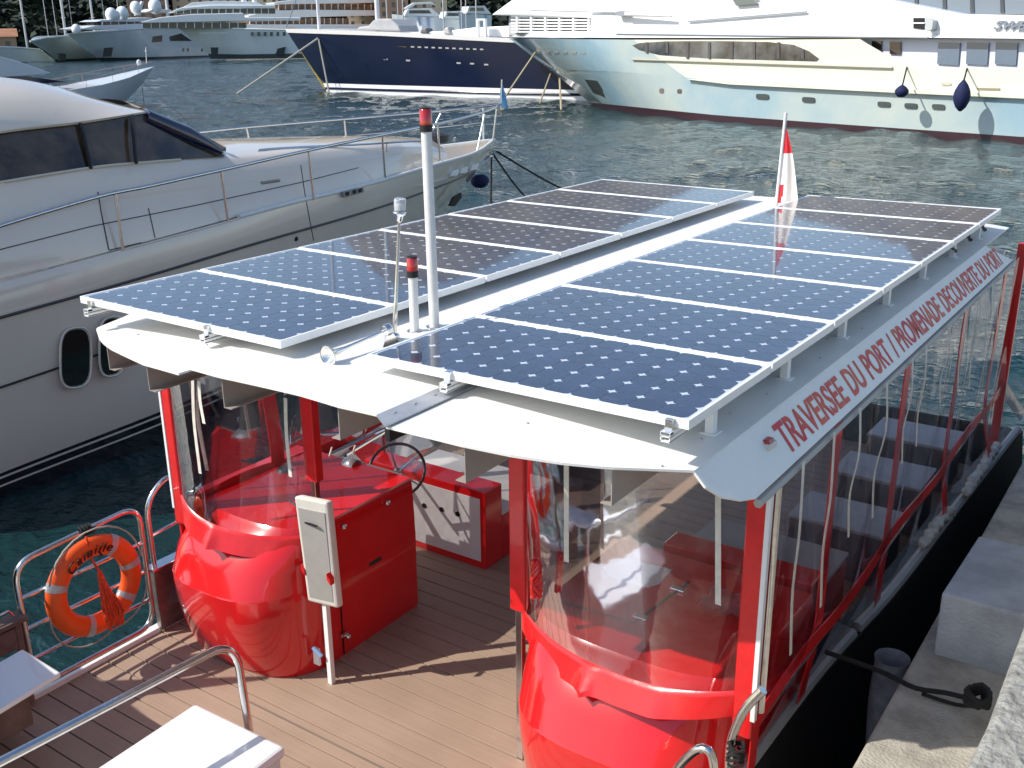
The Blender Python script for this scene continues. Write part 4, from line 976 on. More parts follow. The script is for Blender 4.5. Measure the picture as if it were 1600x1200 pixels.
m2.grid([hi2, lo2]); m2.grid([[S.mir(p_) for p_ in hi2], [S.mir(p_) for p_ in lo2]]); m2.build('topsides', CREAM, sy, smooth=40)
S.slab([(1073, 124), (1100, 122), (1400, 139), (1600, 149), (1760, 157), (1760, 162), (1600, 154), (1400, 145), (1140, 132)], -.25, .5, 'rub_rail', CREAM, sy)
# decks above
deckp = MB(); dlo = S.curve([(795, 57), (880, 58), (960, 59), (1180, 59), (1340, 58), (1600, 60), (1760, 61)], 50); dhi = S.curve([(797, 50), (880, 52), (960, 52), (1180, 52), (1340, 53), (1600, 56), (1760, 57)], 50, inset=.05)
deckp.grid([dlo, dhi, [S.mir(p_) for p_ in dhi], [S.mir(p_) for p_ in dlo]]); deckp.build('main_deck_band', BRIGHT, sy, smooth=40)
S.slab([(922, 52), (924, 20), (985, 12), (1060, 8), (1200, 3), (1390, 0), (1500, 22), (1760, 26), (1760, 57), (1340, 54), (960, 54)], .1, 9.5, 'superstructure', BRIGHT, sy, .1)
S.slab([(765, 24), (798, 0), (830, -25), (900, -42), (1900, -48), (1900, 3), (1390, 3), (1060, 14), (960, 30), (860, 26)], 1.4, 7, 'upper_deckhouse', BRIGHT, sy, .15)
S.slab([(1375, -4), (1760, -34), (1760, 23), (1500, 22)], .95, .6, 'bridge_window', mat('grey_blue_glass', (.13, .18, .24), .1, coat=1), sy)
for x in (1428, 1472, 1515, 1562, 1600): S.slab([(x, -30), (x+5, -30), (x+7, 20), (x+1, 20)], .90, .2, 'window_mullion', mat('mullion_grey', (.06, .07, .08), .4), sy)
lv = MB()
for k in range(6):
    y0_ = 25+k*4.7; P_ = [S.at(x, y, 3.4) for x, y in ((798, y0_), (918+k*1.5, y0_+.5), (918+k*1.5, y0_+3), (798, y0_+2.2))]; lv.prism(P_, -S.n*.25)
for x in (806, 828, 850, 872, 894, 918): P_ = [S.at(xx, yy, 3.45) for xx, yy in ((x, 24), (x+2.5, 24), (x+2.5, 51), (x, 51))]; lv.prism(P_, -S.n*.3)
lv.build('louvre_screen', BRIGHT, sy)
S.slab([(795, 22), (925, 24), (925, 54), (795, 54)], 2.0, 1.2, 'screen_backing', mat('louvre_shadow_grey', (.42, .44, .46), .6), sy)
S.slab(ellp(971, 21, 9, 4), -.3, .8, 'searchlight_mouth', mat('mouth_grey', (.3, .31, .34), .5), sy)
P0_, P1_ = S.at(978, 22, 5.3), S.at(1050, 25, 5.3); MB().tube([P0_, P1_], [.14, .06], 10).build('crane_boom', BRIGHT, sy, smooth=40)
ew = [(988, 71), (1000, 67), (1040, 64.5), (1120, 64), (1200, 65.5), (1240, 70), (1264, 80), (1280, 92), (1276, 96), (1200, 94), (1100, 91), (1030, 86), (998, 78)]
lens = S.slab(ew, -.02, .1, 'lens_window', mat('lens_glass', (.16, .17, .17), .06, coat=1, col2=(.012, .011, .01), vscale=.5), sy)
pl = MB()
for x in (1008, 1040, 1072, 1106, 1141, 1176, 1214, 1252): P_ = [S.at(xx, yy, 5.06) for xx, yy in ((x, 66 if x < 1230 else 76), (x+4, 66 if x < 1230 else 78), (x+4, 92 if x > 1060 else 84), (x, 92 if x > 1060 else 82))]; pl.prism(P_, -S.n*.05)
pl.build('lens_mullions', mat('mullion_brown', (.10, .085, .085), .4), lens)
S.slab([(1140, -8), (1172, -8), (1182, 6), (1150, 9)], -.1, .5, 'wing_window', mat('wing_glass', (.10, .13, .14), .1, coat=1), sy)
for a_, b_ in (((1075, 33), (1260, 18)), ((962, 52.5), (1450, 58.5)), ((830, 16), (985, 20))): MB().tube([S.at(*a_, 5.02), S.at(*b_, 5.02)], .05, 6).build('deck_line', mat('line_grey', (.45, .47, .52), .4), sy)
hd = MB(); hd.tube([S.at(988, 93, 5.08), S.at(1394, 106, 5.08)], .06, 6); hd.build('hand_rail_line', mat('rail_tan', (.42, .38, .28), .4), sy)
# recess with windows aft
S.slab([(1338, 60), (1900, 62), (1900, 112), (1415, 106)], .6, 3, 'side_deck_wall', mat('lilac_white', (.72, .71, .78), .35), sy)
for x0, x1, y0_, y1_ in ((1362, 1377, 64, 82), (1390, 1407, 65, 84)): S.slab([(x0, y0_), (x1, y0_+.3), (x1, y1_+1), (x0, y1_)], .5, .2, 'door_window', mat('deep_brown_glass', (.03, .02, .02), .1, coat=1), sy)
for x0 in (1466, 1511, 1556, 1604, 1652): S.slab([(x0, 66), (x0+34, 67), (x0+31, 102), (x0-2, 100)], .5, .2, 'saloon_window', mat('saloon_glass', (.11, .16, .23), .08, coat=1), sy)
for cx, cy in ((1191, 151), (1263, 156), (1381, 163), (1423, 165.5), (1466, 167)):
    S.slab(ellp(cx, cy, 10, 4.3, 16, .45, .05), -.06, .2, 'porthole', mat('port_dark', (.05, .06, .055), .1, coat=1), sy)
for cx, cy in ((1034, 142), (1062, 143)): S.slab(ellp(cx, cy, 4, 4), .0, .1, 'hawse_port', mat('hawse_brown', (.16, .13, .11), .4), sy)
for k in range(6):
    x = 836+k*14; off = S.B*(1-(1-min(1, (k+1.2)*1.9/16))**2)**.6
for poly, nm, m_ in (([(914, 124), (932, 126), (960, 165), (938, 163)], 'anchor_pocket', mat('anchor_steel', (.10, .11, .10), .35, metal=.5)),):
    P_ = []
    for x, y in poly: 
        q_ = S.curve([(795+(926-795)*(y-60)/105, y), (x, y)], 2)[1]; P_.append(q_+S.n*.03)
    MB().prism(P_, -S.n*.3).build(nm, m_, sy)
for k in range(6):
    x = 838+k*14; y = 81.5+k*.3
    P_ = [S.curve([(795+(926-795)*(yy-60)/105, yy), (xx, yy)], 2)[1]+S.n*.03 for xx, yy in ((x, y-1.6), (x+7, y-1.6), (x+7, y+1.8), (x, y+1.8))]
    MB().prism(P_, -S.n*.1).build('bow_scupper', mat('scupper', (.35, .33, .3), .3), sy)
S.slab([(1427, 28), (1444, 28), (1444, 46), (1427, 44)], .05, .2, 'vent_grille', INK, sy)
S.slab([(1446, 28), (1452, 28), (1458, 32), (1456, 46), (1448, 49), (1446, 47)], -.3, .7, 'vent_cowl', mat('cowl_grey', (.5, .52, .52), .4), sy)
S.slab([(1427, 35), (1444, 35), (1444, 37), (1427, 37)], .02, .1, 'vent_bar', BRIGHT, sy)
S.slab(ellp(1478, 131, 8, 2.6, 16, .5), -.05, .15, 'deck_fitting', CHROME, sy)
S.slab([(1526, 137), (1562, 138), (1562, 141), (1526, 140)], -.05, .15, 'deck_step', mat('step_teak', (.3, .24, .17), .5), sy)
nA, nB = S.at(1553, 46, 4.96), S.at(1606, 47, 4.96); hN = (S.at(1553, 32, 4.96)-nA).length
def Mnm(u, v, z): return nA.lerp(nB, u)+Vector((0, 0, hN*v))+S.n*(.03+z)
text_mesh('SWE', 1, 'name_lettering', mat('name_steel', (.25, .28, .33), .35, metal=.3), sy, Mnm, extrude=.03, shear=.35, bold=.02)
# fenders hanging on the superyacht
for cx, cy, rx, ry, lab in ((1409, 143, 9.5, 10, 'small round navy fender with white tip hanging on the superyacht side'), (1503, 150, 12, 24, 'long pointed navy fender hanging on the superyacht side')):
    c = S.at(cx, cy, 6.3); a_ = S.at(cx-rx, cy, 6.3); r_ = (a_-c).length; h_ = (S.at(cx, cy-ry, 6.3)-c).length
    f = empty('fender', c-Vector((0, 0, h_))); tag(f, lab, 'fender', 'navy fenders along the superyacht')
    prof = [(0, h_*1.12), (r_*.12, h_*1.05), (r_*.55, h_*.75), (r_*.9, h_*.35), (r_, 0), (r_*.92, -h_*.35), (r_*.6, -h_*.75), (r_*.15, -h_), (0, -h_)]
    MB().grid(lathe(prof, c)).build('fender_body', NAVYF, f, smooth=60)
    tpt = S.at(cx+8, 105 if cx < 1450 else 107, 5.0)
    MB().tube([c+Vector((0, 0, h_)), tpt], .04, 5).build('fender_line', ROPEB, f)
    if cx < 1450: MB().grid(lathe([(r_*.45, -h_*.86), (r_*.2, -h_*1.0), (0, -h_*1.02)], c)).build('fender_tip', WHITE, f, smooth=60)
for i, (pa_, pb_, lab) in enumerate((((838, 82), (790, 150), 'leftmost tan mooring line slanting from the superyacht bow'), ((862, 114), (843, 162), 'middle tan mooring line slanting from the superyacht bow'), ((876, 122), (877, 172), 'tan mooring line hanging straight down from the superyacht bow'))):
    a_ = S.curve([(795+(926-795)*(pa_[1]-60)/105, pa_[1]), pa_], 2)[1]+S.n*.1; b_ = AZ(pb_[0], pb_[1], WATER) if i else AZ(778, 168, WATER)
    tag(MB().tube([a_, b_], .07, 5).build('mooring_line', mat('tan_rope', (.40, .34, .22), .8)), lab, 'mooring line')

# ---- navy sailing yacht
B = Side((510, 143), (905, 156), 4.5, 22)
by = empty('sailing_yacht', B.p0); tag(by, 'navy blue classic sailing yacht with white sheer stripe and gold line', 'sailing yacht')
def bc(y): return 447+(510-447)*(y-45)/98
B.hull([[(447, 47), (600, 52), (790, 62), (960, 68)], [(463, 72), (600, 77), (790, 84), (960, 90)], [(490, 112), (600, 116), (790, 122), (960, 126)], [(507, 130), (600, 133), (790, 138), (960, 142)]], 'hull', NAVY, by, 40)
B.hull([[(505, 130), (600, 133), (790, 138), (960, 142)], [(510, 142), (600, 146), (790, 151), (960, 157)], [(512, 150), (600, 153), (790, 160), (960, 166)]], 'boot_stripe', BRIGHT, by, 40)
rs = MB(); c1 = B.curve([(509, 137.5), (600, 140.5), (790, 145.5), (960, 149)], 40); rs.tube([p_+B.n*.02 for p_ in c1], .11, 6); rs.build('boot_line', NAVY, by)
c1 = B.curve([(446, 45), (600, 50), (790, 60), (960, 66)], 40); c2 = B.curve([(449, 51), (600, 56), (790, 66), (960, 72)], 40)
m_ = MB(); m_.grid([[p_+B.n*.06 for p_ in c1], [p_+B.n*.06 for p_ in c2]]); m_.grid([c1, [B.mir(p_) for p_ in c1]]); m_.build('sheer_stripe', mat('warm_white', (.74, .72, .70), .35), by, smooth=40)
c1 = B.curve([(464, 66), (600, 71), (635, 73)], 20); c2 = B.curve([(466, 69), (600, 72.5), (635, 74)], 20)
MB().grid([[p_+B.n*.05 for p_ in c1], [p_+B.n*.05 for p_ in c2]]).build('gold_line', GOLD, by)
c1 = B.curve([(464, 68), (487, 104), (510, 140)], 12); MB().tube([p_+B.h*(-.05) for p_ in [B.at(x, y, 0) for x, y in ((463, 66), (487, 104), (509, 139))]], .09, 6).build('stem_gold_line', GOLD, by)
def bpatch(x, y, w_, h_, name, m_):
    P_ = [B.curve([(bc(yy), yy), (xx, yy)], 2)[1]+B.n*.05 for xx, yy in ((x-w_, y-h_), (x+w_, y-h_*.8), (x+w_, y+h_), (x-w_, y+h_*.8))]; MB().prism(P_, -B.n*.1).build(name, m_, by)
PORTL = mat('port_light', (.45, .44, .42), .3)
for k in range(11): bpatch(645+k*10.8, 73.2+k*.4, 2.6, 1.2, 'deck_port', PORTL)
for x, y in ((586, 91.5), (603, 92.5), (638, 94.5), (717, 98.5), (738, 99.5), (760, 101)): bpatch(x, y, 3.2, 1.3, 'hull_port', PORTL)
bpatch(575, 63, 3.5, 3, 'bow_badge', mat('badge', (.6, .3, .32), .4))
B.slab([(555, 47), (560, 42), (575, 40), (582, 32), (592, 29), (610, 29), (622, 40), (626, 49)], 2.5, 3, 'covered_dinghy', GREYV, by, .2)
B.slab([(615, 52), (660, 50), (700, 48), (740, 43), (800, 40), (900, 40), (960, 44), (960, 60), (780, 58)], 1.5, 6, 'deckhouse', BRIGHT, by, .2)
for poly in ([(655, 52), (659, 44), (666, 44), (667, 52)], [(691, 53), (694, 44), (700, 42), (703, 53)]): B.slab(poly, 1.2, 1, 'deck_vent', mat('vent_dark', (.12, .12, .12), .5) if poly[0][0] < 670 else PORTL, by, .1)
B.slab([(744, 58), (744, 29), (758, 29), (759, 58), (756, 58), (755, 32), (747, 32), (747, 58)], .6, .3, 'boarding_frame', BRIGHT, by)
for x in (499, 590): 
    a_ = B.at(x, 46 if x < 550 else 30, .5); t_ = B.at(x, 8, .5); t_ = a_+(Vector((0, 0, 1)))*22; MB().tube([a_-Vector((0, 0, 1)), t_], .16 if x < 550 else .22, 10).build('mast', mat('mast_white', (.66, .66, .68), .35), by, smooth=40)
st = MB(); a_ = B.at(447, 45, 0); st.tube([a_, a_+B.h*14+Vector((0, 0, 24))], .03, 5)
st.build('forestay', STEEL, by)
for i, (pa_, pb_, lab) in enumerate((((498, 60), (370, 147), 'long pale mooring line slanting left from the navy yacht bow'), ((499, 61), (514, 145), 'pale mooring line dropping steeply from the navy yacht bow'))):
    a_ = B.curve([(bc(pa_[1]), pa_[1]), pa_], 2)[1]+B.n*.1; b_ = AZ(*pb_, WATER); tag(MB().tube([a_, b_], .09, 5).build('mooring_line', ROPEW), lab, 'mooring line')

# ---- far superyachts
def far_boat(name, stem, aft, Bm, L, label, cat, hullc, hm_, boot=None):
    Sd = Side(stem, aft, Bm, L); e = empty(name, Sd.p0); tag(e, label, cat); Sd.hull(hullc, 'hull', hm_, e, 24); MB().tube([p_+Vector((0, 0, .1)) for p_ in Sd.curve(hullc[0], 24)], .22, 6).build('bulwark_cap', FARW, e, smooth=40)
    if boot: Sd.hull(boot, 'boot_stripe', mat('far_boot', (.03, .05, .055), .4), e, 24)
    return Sd, e
def deckrow(Sd, e, slab, win, wm, ins=.6, dep=7, k=10):
    Sd.slab(slab, ins, dep, 'deck_overhang', FARW, e, .15)
    if win:
        x0, y0, x1, y1 = win; Sd.slab([(x0, y0), (x1, y0+.3), (x1, y1+.3), (x0, y1)], ins+.6, dep-1.5, 'window_band', wm, e)
        for j in range(k+1):
            x = lerp(x0, x1, j/k); P_ = [Sd.at(xx, yy, Sd.B-ins-.5) for xx, yy in ((x, y0), (x+1.1, y0), (x+1.1, y1), (x, y1))]; MB().prism(P_, -Sd.n*.3).build('window_post', FARW, e)
def dome(Sd, e, x, y, r, off): c = Sd.at(x, y, off); rr = (Sd.at(x+r, y, off)-c).length; MB().ball(c, rr, rr, rr*1.15).build('radar_dome', FARW, e, smooth=60)
# yacht with broad shovel bow, nearest of the far row (right)
Sd, e = far_boat('superyacht', (329, 94), (520, 92), 6, 25, 'grey white superyacht with tall dark bow anchor, behind the navy yacht bow', 'superyacht', [[(281, 45.5), (350, 45), (440, 47), (560, 47)], [(300, 60), (360, 64), (440, 66), (560, 66)], [(325, 84), (380, 85), (460, 83.5), (560, 83)]], FARG, [[(325, 84), (380, 85), (460, 83.5), (560, 83)], [(329, 92), (380, 92), (460, 91), (560, 90)]])
deckrow(Sd, e, [(218, 35), (250, 27), (300, 22), (380, 20), (382, 27), (470, 27), (470, 31), (228, 36)], (222, 35, 385, 44), FARD, .6, 8, 12)
deckrow(Sd, e, [(262, 20), (282, 12), (330, 8), (430, 8), (430, 13), (300, 14)], (275, 13, 430, 21), FARD, 1.2, 6, 14)
Sd.slab([(280, 14), (300, 4), (340, 1), (400, 3), (420, 12)], 2, 4, 'top_deck', FARW, e, .1)
for x, y in ((381, 2), (398, 2)): dome(Sd, e, x, y, 4.5, 3)
Sd.slab([(308, 42), (345, 34), (345, 43)], .3, .3, 'x', FARW, e) if False else None
for k in range(9): Sd.slab([(312+k*5, 51), (314+k*5, 51), (314+k*5, 52.4), (312+k*5, 52.4)], -.15, .2, 'name_letter', BRIGHT, e)
for poly in ([(329, 74), (341, 74), (340, 92), (331, 92)], [(434, 76), (446, 73), (444, 85), (430, 86)]):
    Sd.slab(poly, -.4, .8, 'anchor_recess', mat('recess_dark', (.02, .03, .03), .5), e)
for k in range(6): Sd.slab([(392+k*10, 50), (396+k*10, 50), (396+k*10, 56), (392+k*10, 56)], -.1, .3, 'bulwark_port', FARD, e)
# second superyacht with angular side windows
Sd, e = far_boat('superyacht', (156, 95), (335, 88.5), 5, 25, 'grey white superyacht with one angular dark side window, satellite domes on top', 'superyacht', [[(106, 54), (160, 50), (230, 45), (330, 44)], [(130, 75), (180, 72), (250, 70), (330, 68)], [(152, 90), (200, 90), (270, 88), (340, 86)]], FARG, [[(152, 90), (200, 90), (270, 88), (340, 86)], [(160, 97), (200, 96.5), (270, 95), (340, 93)]])
deckrow(Sd, e, [(125, 45), (150, 40), (220, 37), (235, 40), (222, 45), (140, 47)], None, None, 1, 6)
deckrow(Sd, e, [(150, 34), (160, 31), (230, 27), (262, 31), (250, 34)], (160, 34, 235, 39), FARD, 1.5, 5, 6)
deckrow(Sd, e, [(228, 19), (240, 14), (268, 15), (268, 19)], None, None, 2, 3)
for x, y, r_ in ((174, 23, 5), (180, 24, 4), (191, 21, 5), (212, 12, 4.5), (242, 10, 5), (119, 46, 4)): dome(Sd, e, x, y, r_, 3)
Sd.slab([(212, 24), (222, 2), (225, 2), (219, 24)], 2, .5, 'radar_arch', FARW, e)
for poly in ([(239, 57), (254, 55), (253, 65), (238, 66)], [(265, 57), (283, 52), (300, 64), (266, 64)]): Sd.slab(poly, -.1, .3, 'side_window', FARD, e)
Sd.slab([(165, 75), (177, 74), (174, 88), (163, 89)], -.1, .5, 'anchor_recess', mat('recess_dark', (.02, .03, .03), .5), e)
for x in (287, 294, 316): Sd.slab(ellp(x, 78, 1.3, 2.8), -.1, .3, 'porthole', FARD, e)
# third
Sd, e = far_boat('superyacht', (88, 96), (160, 93.5), 4.5, 20, 'grey superyacht bow left of the larger domed superyacht', 'superyacht', [[(47, 65), (70, 60), (105, 56), (170, 54)], [(68, 80), (90, 76), (120, 74), (170, 72)], [(84, 93), (110, 92), (140, 91), (180, 90)]], mat('far_yacht_bluegrey', (.42, .50, .51), .25, coat=.5, var=.08, vscale=.15), [[(84, 93), (110, 92), (140, 91), (180, 90)], [(90, 99), (110, 98), (140, 97), (180, 96)]])
Sd.slab([(93, 83), (103, 84), (103, 96), (94, 95)], -.1, .5, 'anchor_recess', mat('recess_dark', (.02, .03, .03), .5), e)
# sailing boat far left
Sd, e = far_boat('sailing_yacht', (86, 96), (-40, 100), 2.5, 16, 'white sailing yacht hull at the far left below the ochre house', 'sailing yacht', [[(64, 78), (30, 75), (-60, 72)], [(75, 86), (30, 86), (-60, 86)], [(86, 95), (30, 97), (-60, 99)]], mat('far_sail_hull', (.42, .47, .46), .3, coat=.4), None)
# tall teak saloon yacht behind
Sd, e = far_boat('superyacht', (395, 84), (640, 80), 6, 22, 'tall superyacht with warm brown saloon windows behind the navy yacht', 'superyacht', [[(365, 42), (440, 42), (520, 42), (700, 46)], [(375, 60), (440, 60), (520, 60), (700, 62)], [(390, 80), (440, 80), (520, 79), (700, 78)]], FARW)
deckrow(Sd, e, [(388, 25), (420, 17), (470, 15), (600, 16), (600, 24), (388, 29)], (390, 28, 545, 38), FARO, .4, 9, 16)
deckrow(Sd, e, [(428, 4), (470, -2), (620, -4), (620, 4), (430, 7)], (435, 6, 600, 15), FARO, 1.2, 8, 16)
Sd.slab([(365, 39), (388, 38), (600, 38), (600, 45), (365, 44)], .1, 8, 'bulwark', FARW, e, .1)
# distant small motor boats behind the navy yacht
for i, (x0, y0, w_, lab) in enumerate(((612, 20, 78, 'pale blue motor boat with flybridge behind the navy yacht deck'), (678, 24, 60, 'small white motor boat with square cabin windows behind the navy yacht'), (716, 16, 52, 'grey distant motor boat next to the superyacht louvres'))):
    Sd = Side((x0, 86), (x0+w_, 85), 2.5, 8); e = empty('motor_boat', Sd.p0); tag(e, lab, 'motor boat')
    Sd.hull([[(x0, y0+2), (x0+w_*.5, y0+6), (x0+w_, y0+8)], [(x0+6, 86), (x0+w_*.5, 86), (x0+w_, 85)]], 'hull', FARG if i == 2 else FARW, e, 12)
    Sd.slab([(x0+w_*.25, y0+5), (x0+w_*.32, y0-6), (x0+w_*.8, y0-7), (x0+w_, y0+6)], .3, 3, 'cabin', FARW, e, .1)
    Sd.slab([(x0+w_*.35, y0+1), (x0+w_*.36, y0-4), (x0+w_*.75, y0-4), (x0+w_*.8, y0+1)], .2, .4, 'cabin_window', FARD, e)
    if i == 0: Sd.slab([(x0+20, y0-7), (x0+35, y0-16), (x0+62, y0-17), (x0+70, y0-12), (x0+60, y0-14), (x0+38, y0-13), (x0+26, y0-6)], .8, 2, 'flybridge_arch', FARW, e, .1)
# masts of boats moored far off
mcol = mat('far_mast', (.55, .56, .56), .4)
for i, (xb, yb, xt, yt, r_, lab) in enumerate(((43, 75, 34, -8, .30, 'thick white mast above the far left sailing yacht'), (103, 57, 91, -8, .38, 'thickest white mast behind the grey superyacht bow'), (146, 40, 141, -8, .30, 'thick white mast behind the satellite domes'), (76, 60, 73, 15, .10, 'thin short mast left of the thickest mast'), (90, 60, 86, 14, .09, 'thin mast just left of the thickest mast'), (104, 55, 101, 16, .14, 'medium mast just right of the thickest mast'), (114, 50, 109, 2, .08, 'thin leaning mast right of the thickest mast'), (163, 30, 158, -8, .08, 'thin mast between the satellite domes and the thick mast'), (185, 20, 182, -8, .09, 'thin mast over the satellite domes'), (262, 18, 260, -8, .45, 'very thick pale mast over the second superyacht'), (605, 30, 606, -8, .15, 'mast rising in front of the ochre building'), (622, 28, 623, -8, .10, 'thin mast right of the ochre building mast'), (630, 28, 631, -8, .14, 'white mast in front of the dark hedge'), (693, 30, 694, -8, .16, 'white mast behind the flybridge motor boat'), (721, 22, 724, -8, .12, 'left mast of the pair over the grey distant boat'), (728, 22, 729, -8, .12, 'right mast of the pair over the grey distant boat'), (744, 22, 745, -8, .15, 'white mast near the superyacht foredeck'))):
    d_ = 300 if xb < 300 else 240
    a_ = CAM+ray(xb, yb)*(d_/1.0); t_ = CAM+ray(xt, yt)*(d_/1.0)
    a_ = Vector((a_.x, a_.y, WATER)); t_ = Vector((a_.x, a_.y, t_.z+3))
    mo = MB().tube([a_, t_], r_, 8).build('mast', mcol, smooth=40); mo.name = 'sailboat_mast'
    tag(mo, lab, 'mast', 'masts of distant sailing boats')
    if r_ > .2: 
        sp_ = MB()
        for fz in (.55, .8): zz = lerp(a_.z, t_.z, fz); sp_.tube([(a_.x-1.2, a_.y, zz), (a_.x+1.2, a_.y, zz)], .05, 5)
        sp_.build('spreader', mcol, mo)

# ---- small boat bow behind the motor yacht
K = Side((180, 168), (0, 200), 1.9, 9)
K.p0 = AZ(185, 172, WATER); K.p0 = AZ(190, 165, WATER)
k2 = AZ(190, 165, WATER); K.p0 = k2; K.h = Vector((.12, -1, 0)).normalized(); K.n = Vector((1, .12, 0)).normalized()
sk = empty('cabin_cruiser', K.p0); tag(sk, 'white cabin cruiser bow with brown rail behind the left motor yacht', 'cabin cruiser')
K.hull([[(241, 104), (200, 122), (158, 133), (100, 142), (-80, 170)], [(222, 132), (190, 148), (150, 160), (90, 175), (-80, 205)], [(190, 165), (170, 175), (130, 188), (80, 200), (-80, 235)]], 'hull', mat('cruiser_white', (.62, .63, .66), .25, coat=.5), sk, 24)
rl_ = K.curve([(236, 97), (200, 108), (150, 122), (104, 132), (40, 140)], 20); rr = MB(); rr.tube(rl_, .032, 6); rr.tube([K.mir(p_) for p_ in rl_], .032, 6)
sh_ = K.curve([(241, 104), (200, 122), (158, 133), (100, 142), (-80, 170)], 24)
for k in (2, 6, 10, 14, 18):
    q_ = min(sh_, key=lambda s_: (s_-rl_[k]).length); rr.tube([rl_[k]+Vector((0, 0, .02)), Vector((rl_[k].x, rl_[k].y, q_.z-.02))], .016, 6); m_ = K.mir(rl_[k]); rr.tube([m_, Vector((m_.x, m_.y, q_.z))], .028, 6)
rr.build('bow_rail', mat('varnished_rail', (.42, .27, .22), .3, coat=.5), sk, smooth=40)
c = K.at(80, 128, .4)
K.B = 1.3; K.slab([(-80, 84), (0, 88), (30, 96), (80, 114), (70, 117), (0, 121), (-80, 124)], .2, 2.4, 'cabin_top', mat('cruiser_top', (.60, .63, .66), .3), sk, .06)
K.slab([(-80, 122), (40, 119), (105, 128), (60, 131), (-80, 140)], .35, 2.0, 'cabin_window', mat('cruiser_glass', (.01, .012, .04), .1, coat=1), sk)
wd = MB(); c = K.at(217, 96, 0); wd.ball(c+Vector((0, 0, -.1)), .14, .2, .25); wd.tube([K.at(229, 100, 0), K.at(228, 74, 0)], .03, 6); wd.ball(K.at(228, 80, 0), .07); wd.build('anchor_winch', WHITEM, sk, smooth=40)
dm = MB(); dm.grid([[p_-Vector((0, 0, .06)) for p_ in sh_], [K.mir(p_)-Vector((0, 0, .06)) for p_ in sh_]]); dm.build('deck', WHITE, sk)
for i, (pa_, pb_, lab) in enumerate((((221, 128), (222, 178), 'black line hanging straight down from the cabin cruiser bow'), ((223, 128), (300, 195), 'black line slanting right from the cabin cruiser bow'))):
    a_ = K.at(*pa_, 0); b_ = AZ(*pb_, WATER); tag(MB().tube([a_, b_ if i else Vector((a_.x, a_.y, WATER))], .022, 5).build('mooring_line', ROPEB), lab, 'mooring line')

# ------------------------------------------------------------------ far shore: hill, woods, houses
def polar(px, dist, z): d = ray(px, 66); d = Vector((d.x, d.y, 0)).normalized(); return Vector((CAM.x+d.x*dist, CAM.y+d.y*dist, z))
sq = MB(); sq.prism([polar(-250, 420, 1.2), polar(-250, 900, 1.2), polar(1900, 900, 1.2), polar(1900, 330, 1.2), polar(900, 330, 1.2), polar(350, 400, 1.2)], (0, 0, -4))
tag(sq.build('far_quay', CONC), kind='structure')
hl_ = MB(); rows = []
for j in range(22):
    r_ = []
    for i in range(90):
        px = -500+i*35; dist = 470+j*34; hgt = 1.25 + (j/21)**.8*210*(1.0+.25*math.sin(i*.23)+.12*math.sin(i*.71+j*.5)); r_.append(polar(px, dist, hgt))
    rows.append(r_)
hl_.grid(rows); tag(hl_.build('hill', mat('hill_scrub', (.14, .12, .09), .9, var=.5, vscale=.02), smooth=60), kind='structure')
# houses in the wood line
HM = {k_: mat('render_'+k_, c_, .8, var=.12, vscale=.15) for k_, c_ in dict(ochre=(.34, .23, .14), beige=(.45, .36, .26), brick=(.25, .165, .12), cream=(.52, .46, .34)).items()}
def house(px0, px1, ytop, dist, m_, label, roof=None, rows_=3, cols=5):
    a_ = polar(px0, dist, 1.2); b_ = polar(px1, dist, 1.2); d_ = (b_-a_).normalized(); n_ = Vector((-d_.y, d_.x, 0)); n_ = n_ if n_.dot(a_-CAM) > 0 else -n_
    top = CAM.z-(ytop-66)/F_PX*dist*1.05; w_ = (b_-a_).length; e = empty('house', a_); tag(e, label, 'building', 'buildings along the far shore')
    MB().prism([a_, b_, b_+n_*12, a_+n_*12], (0, 0, top-1.2)).build('wall', m_, e)
    nr = max(1, int((top-2)/3.2)); nc = max(2, int(w_/3.4))
    for r_ in range(min(nr, 6)):
        for c_ in range(min(nc, 10)):
            p_ = a_+d_*(w_*(c_+.5)/nc)+Vector((0, 0, 1.5+r_*3.2)); MB().prism([p_-d_*.6-n_*.05, p_+d_*.6-n_*.05, p_+d_*.6-n_*.05+Vector((0, 0, 1.7)), p_-d_*.6-n_*.05+Vector((0, 0, 1.7))], n_*.1).build('window', FARD, e)
    rp_ = [Vector((q_.x, q_.y, top)) for q_ in (a_-n_*.6-d_*.6, b_-n_*.6+d_*.6, b_+n_*12.6+d_*.6, a_+n_*12.6-d_*.6)]; rg = [(rp_[0]+rp_[3])/2+Vector((0, 0, 2.2)), (rp_[1]+rp_[2])/2+Vector((0, 0, 2.2))]
    m_ = MB(); m_.poly([rp_[0], rp_[1], rg[1], rg[0]]); m_.poly([rp_[2], rp_[3], rg[0], rg[1]]); m_.poly([rp_[0], rg[0], rp_[3]]); m_.poly([rp_[1], rp_[2], rg[1]]); m_.poly(rp_); m_.build('roof', mat('roof_tile', (.34, .16, .09), .8, var=.2, vscale=.3), e)
house(-30, 26, 58, 330, HM['ochre'], 'low ochre house with tiled roof at the far left shore')
house(205, 268, -6, 440, HM['brick'], 'terracotta building behind the satellite domes')
house(276, 345, -20, 450, HM['beige'], 'beige apartment block behind the superyacht top decks')
house(355, 440, -30, 455, HM['cream'], 'cream apartment block right of the beige block')
house(545, 592, -20, 440, HM['beige'], 'tall beige block left of the ochre building')
house(594, 640, -25, 420, HM['brick'], 'orange brick building behind the navy yacht mast')
house(644, 700, 8, 430, HM['cream'], 'low cream building right of the orange brick one')
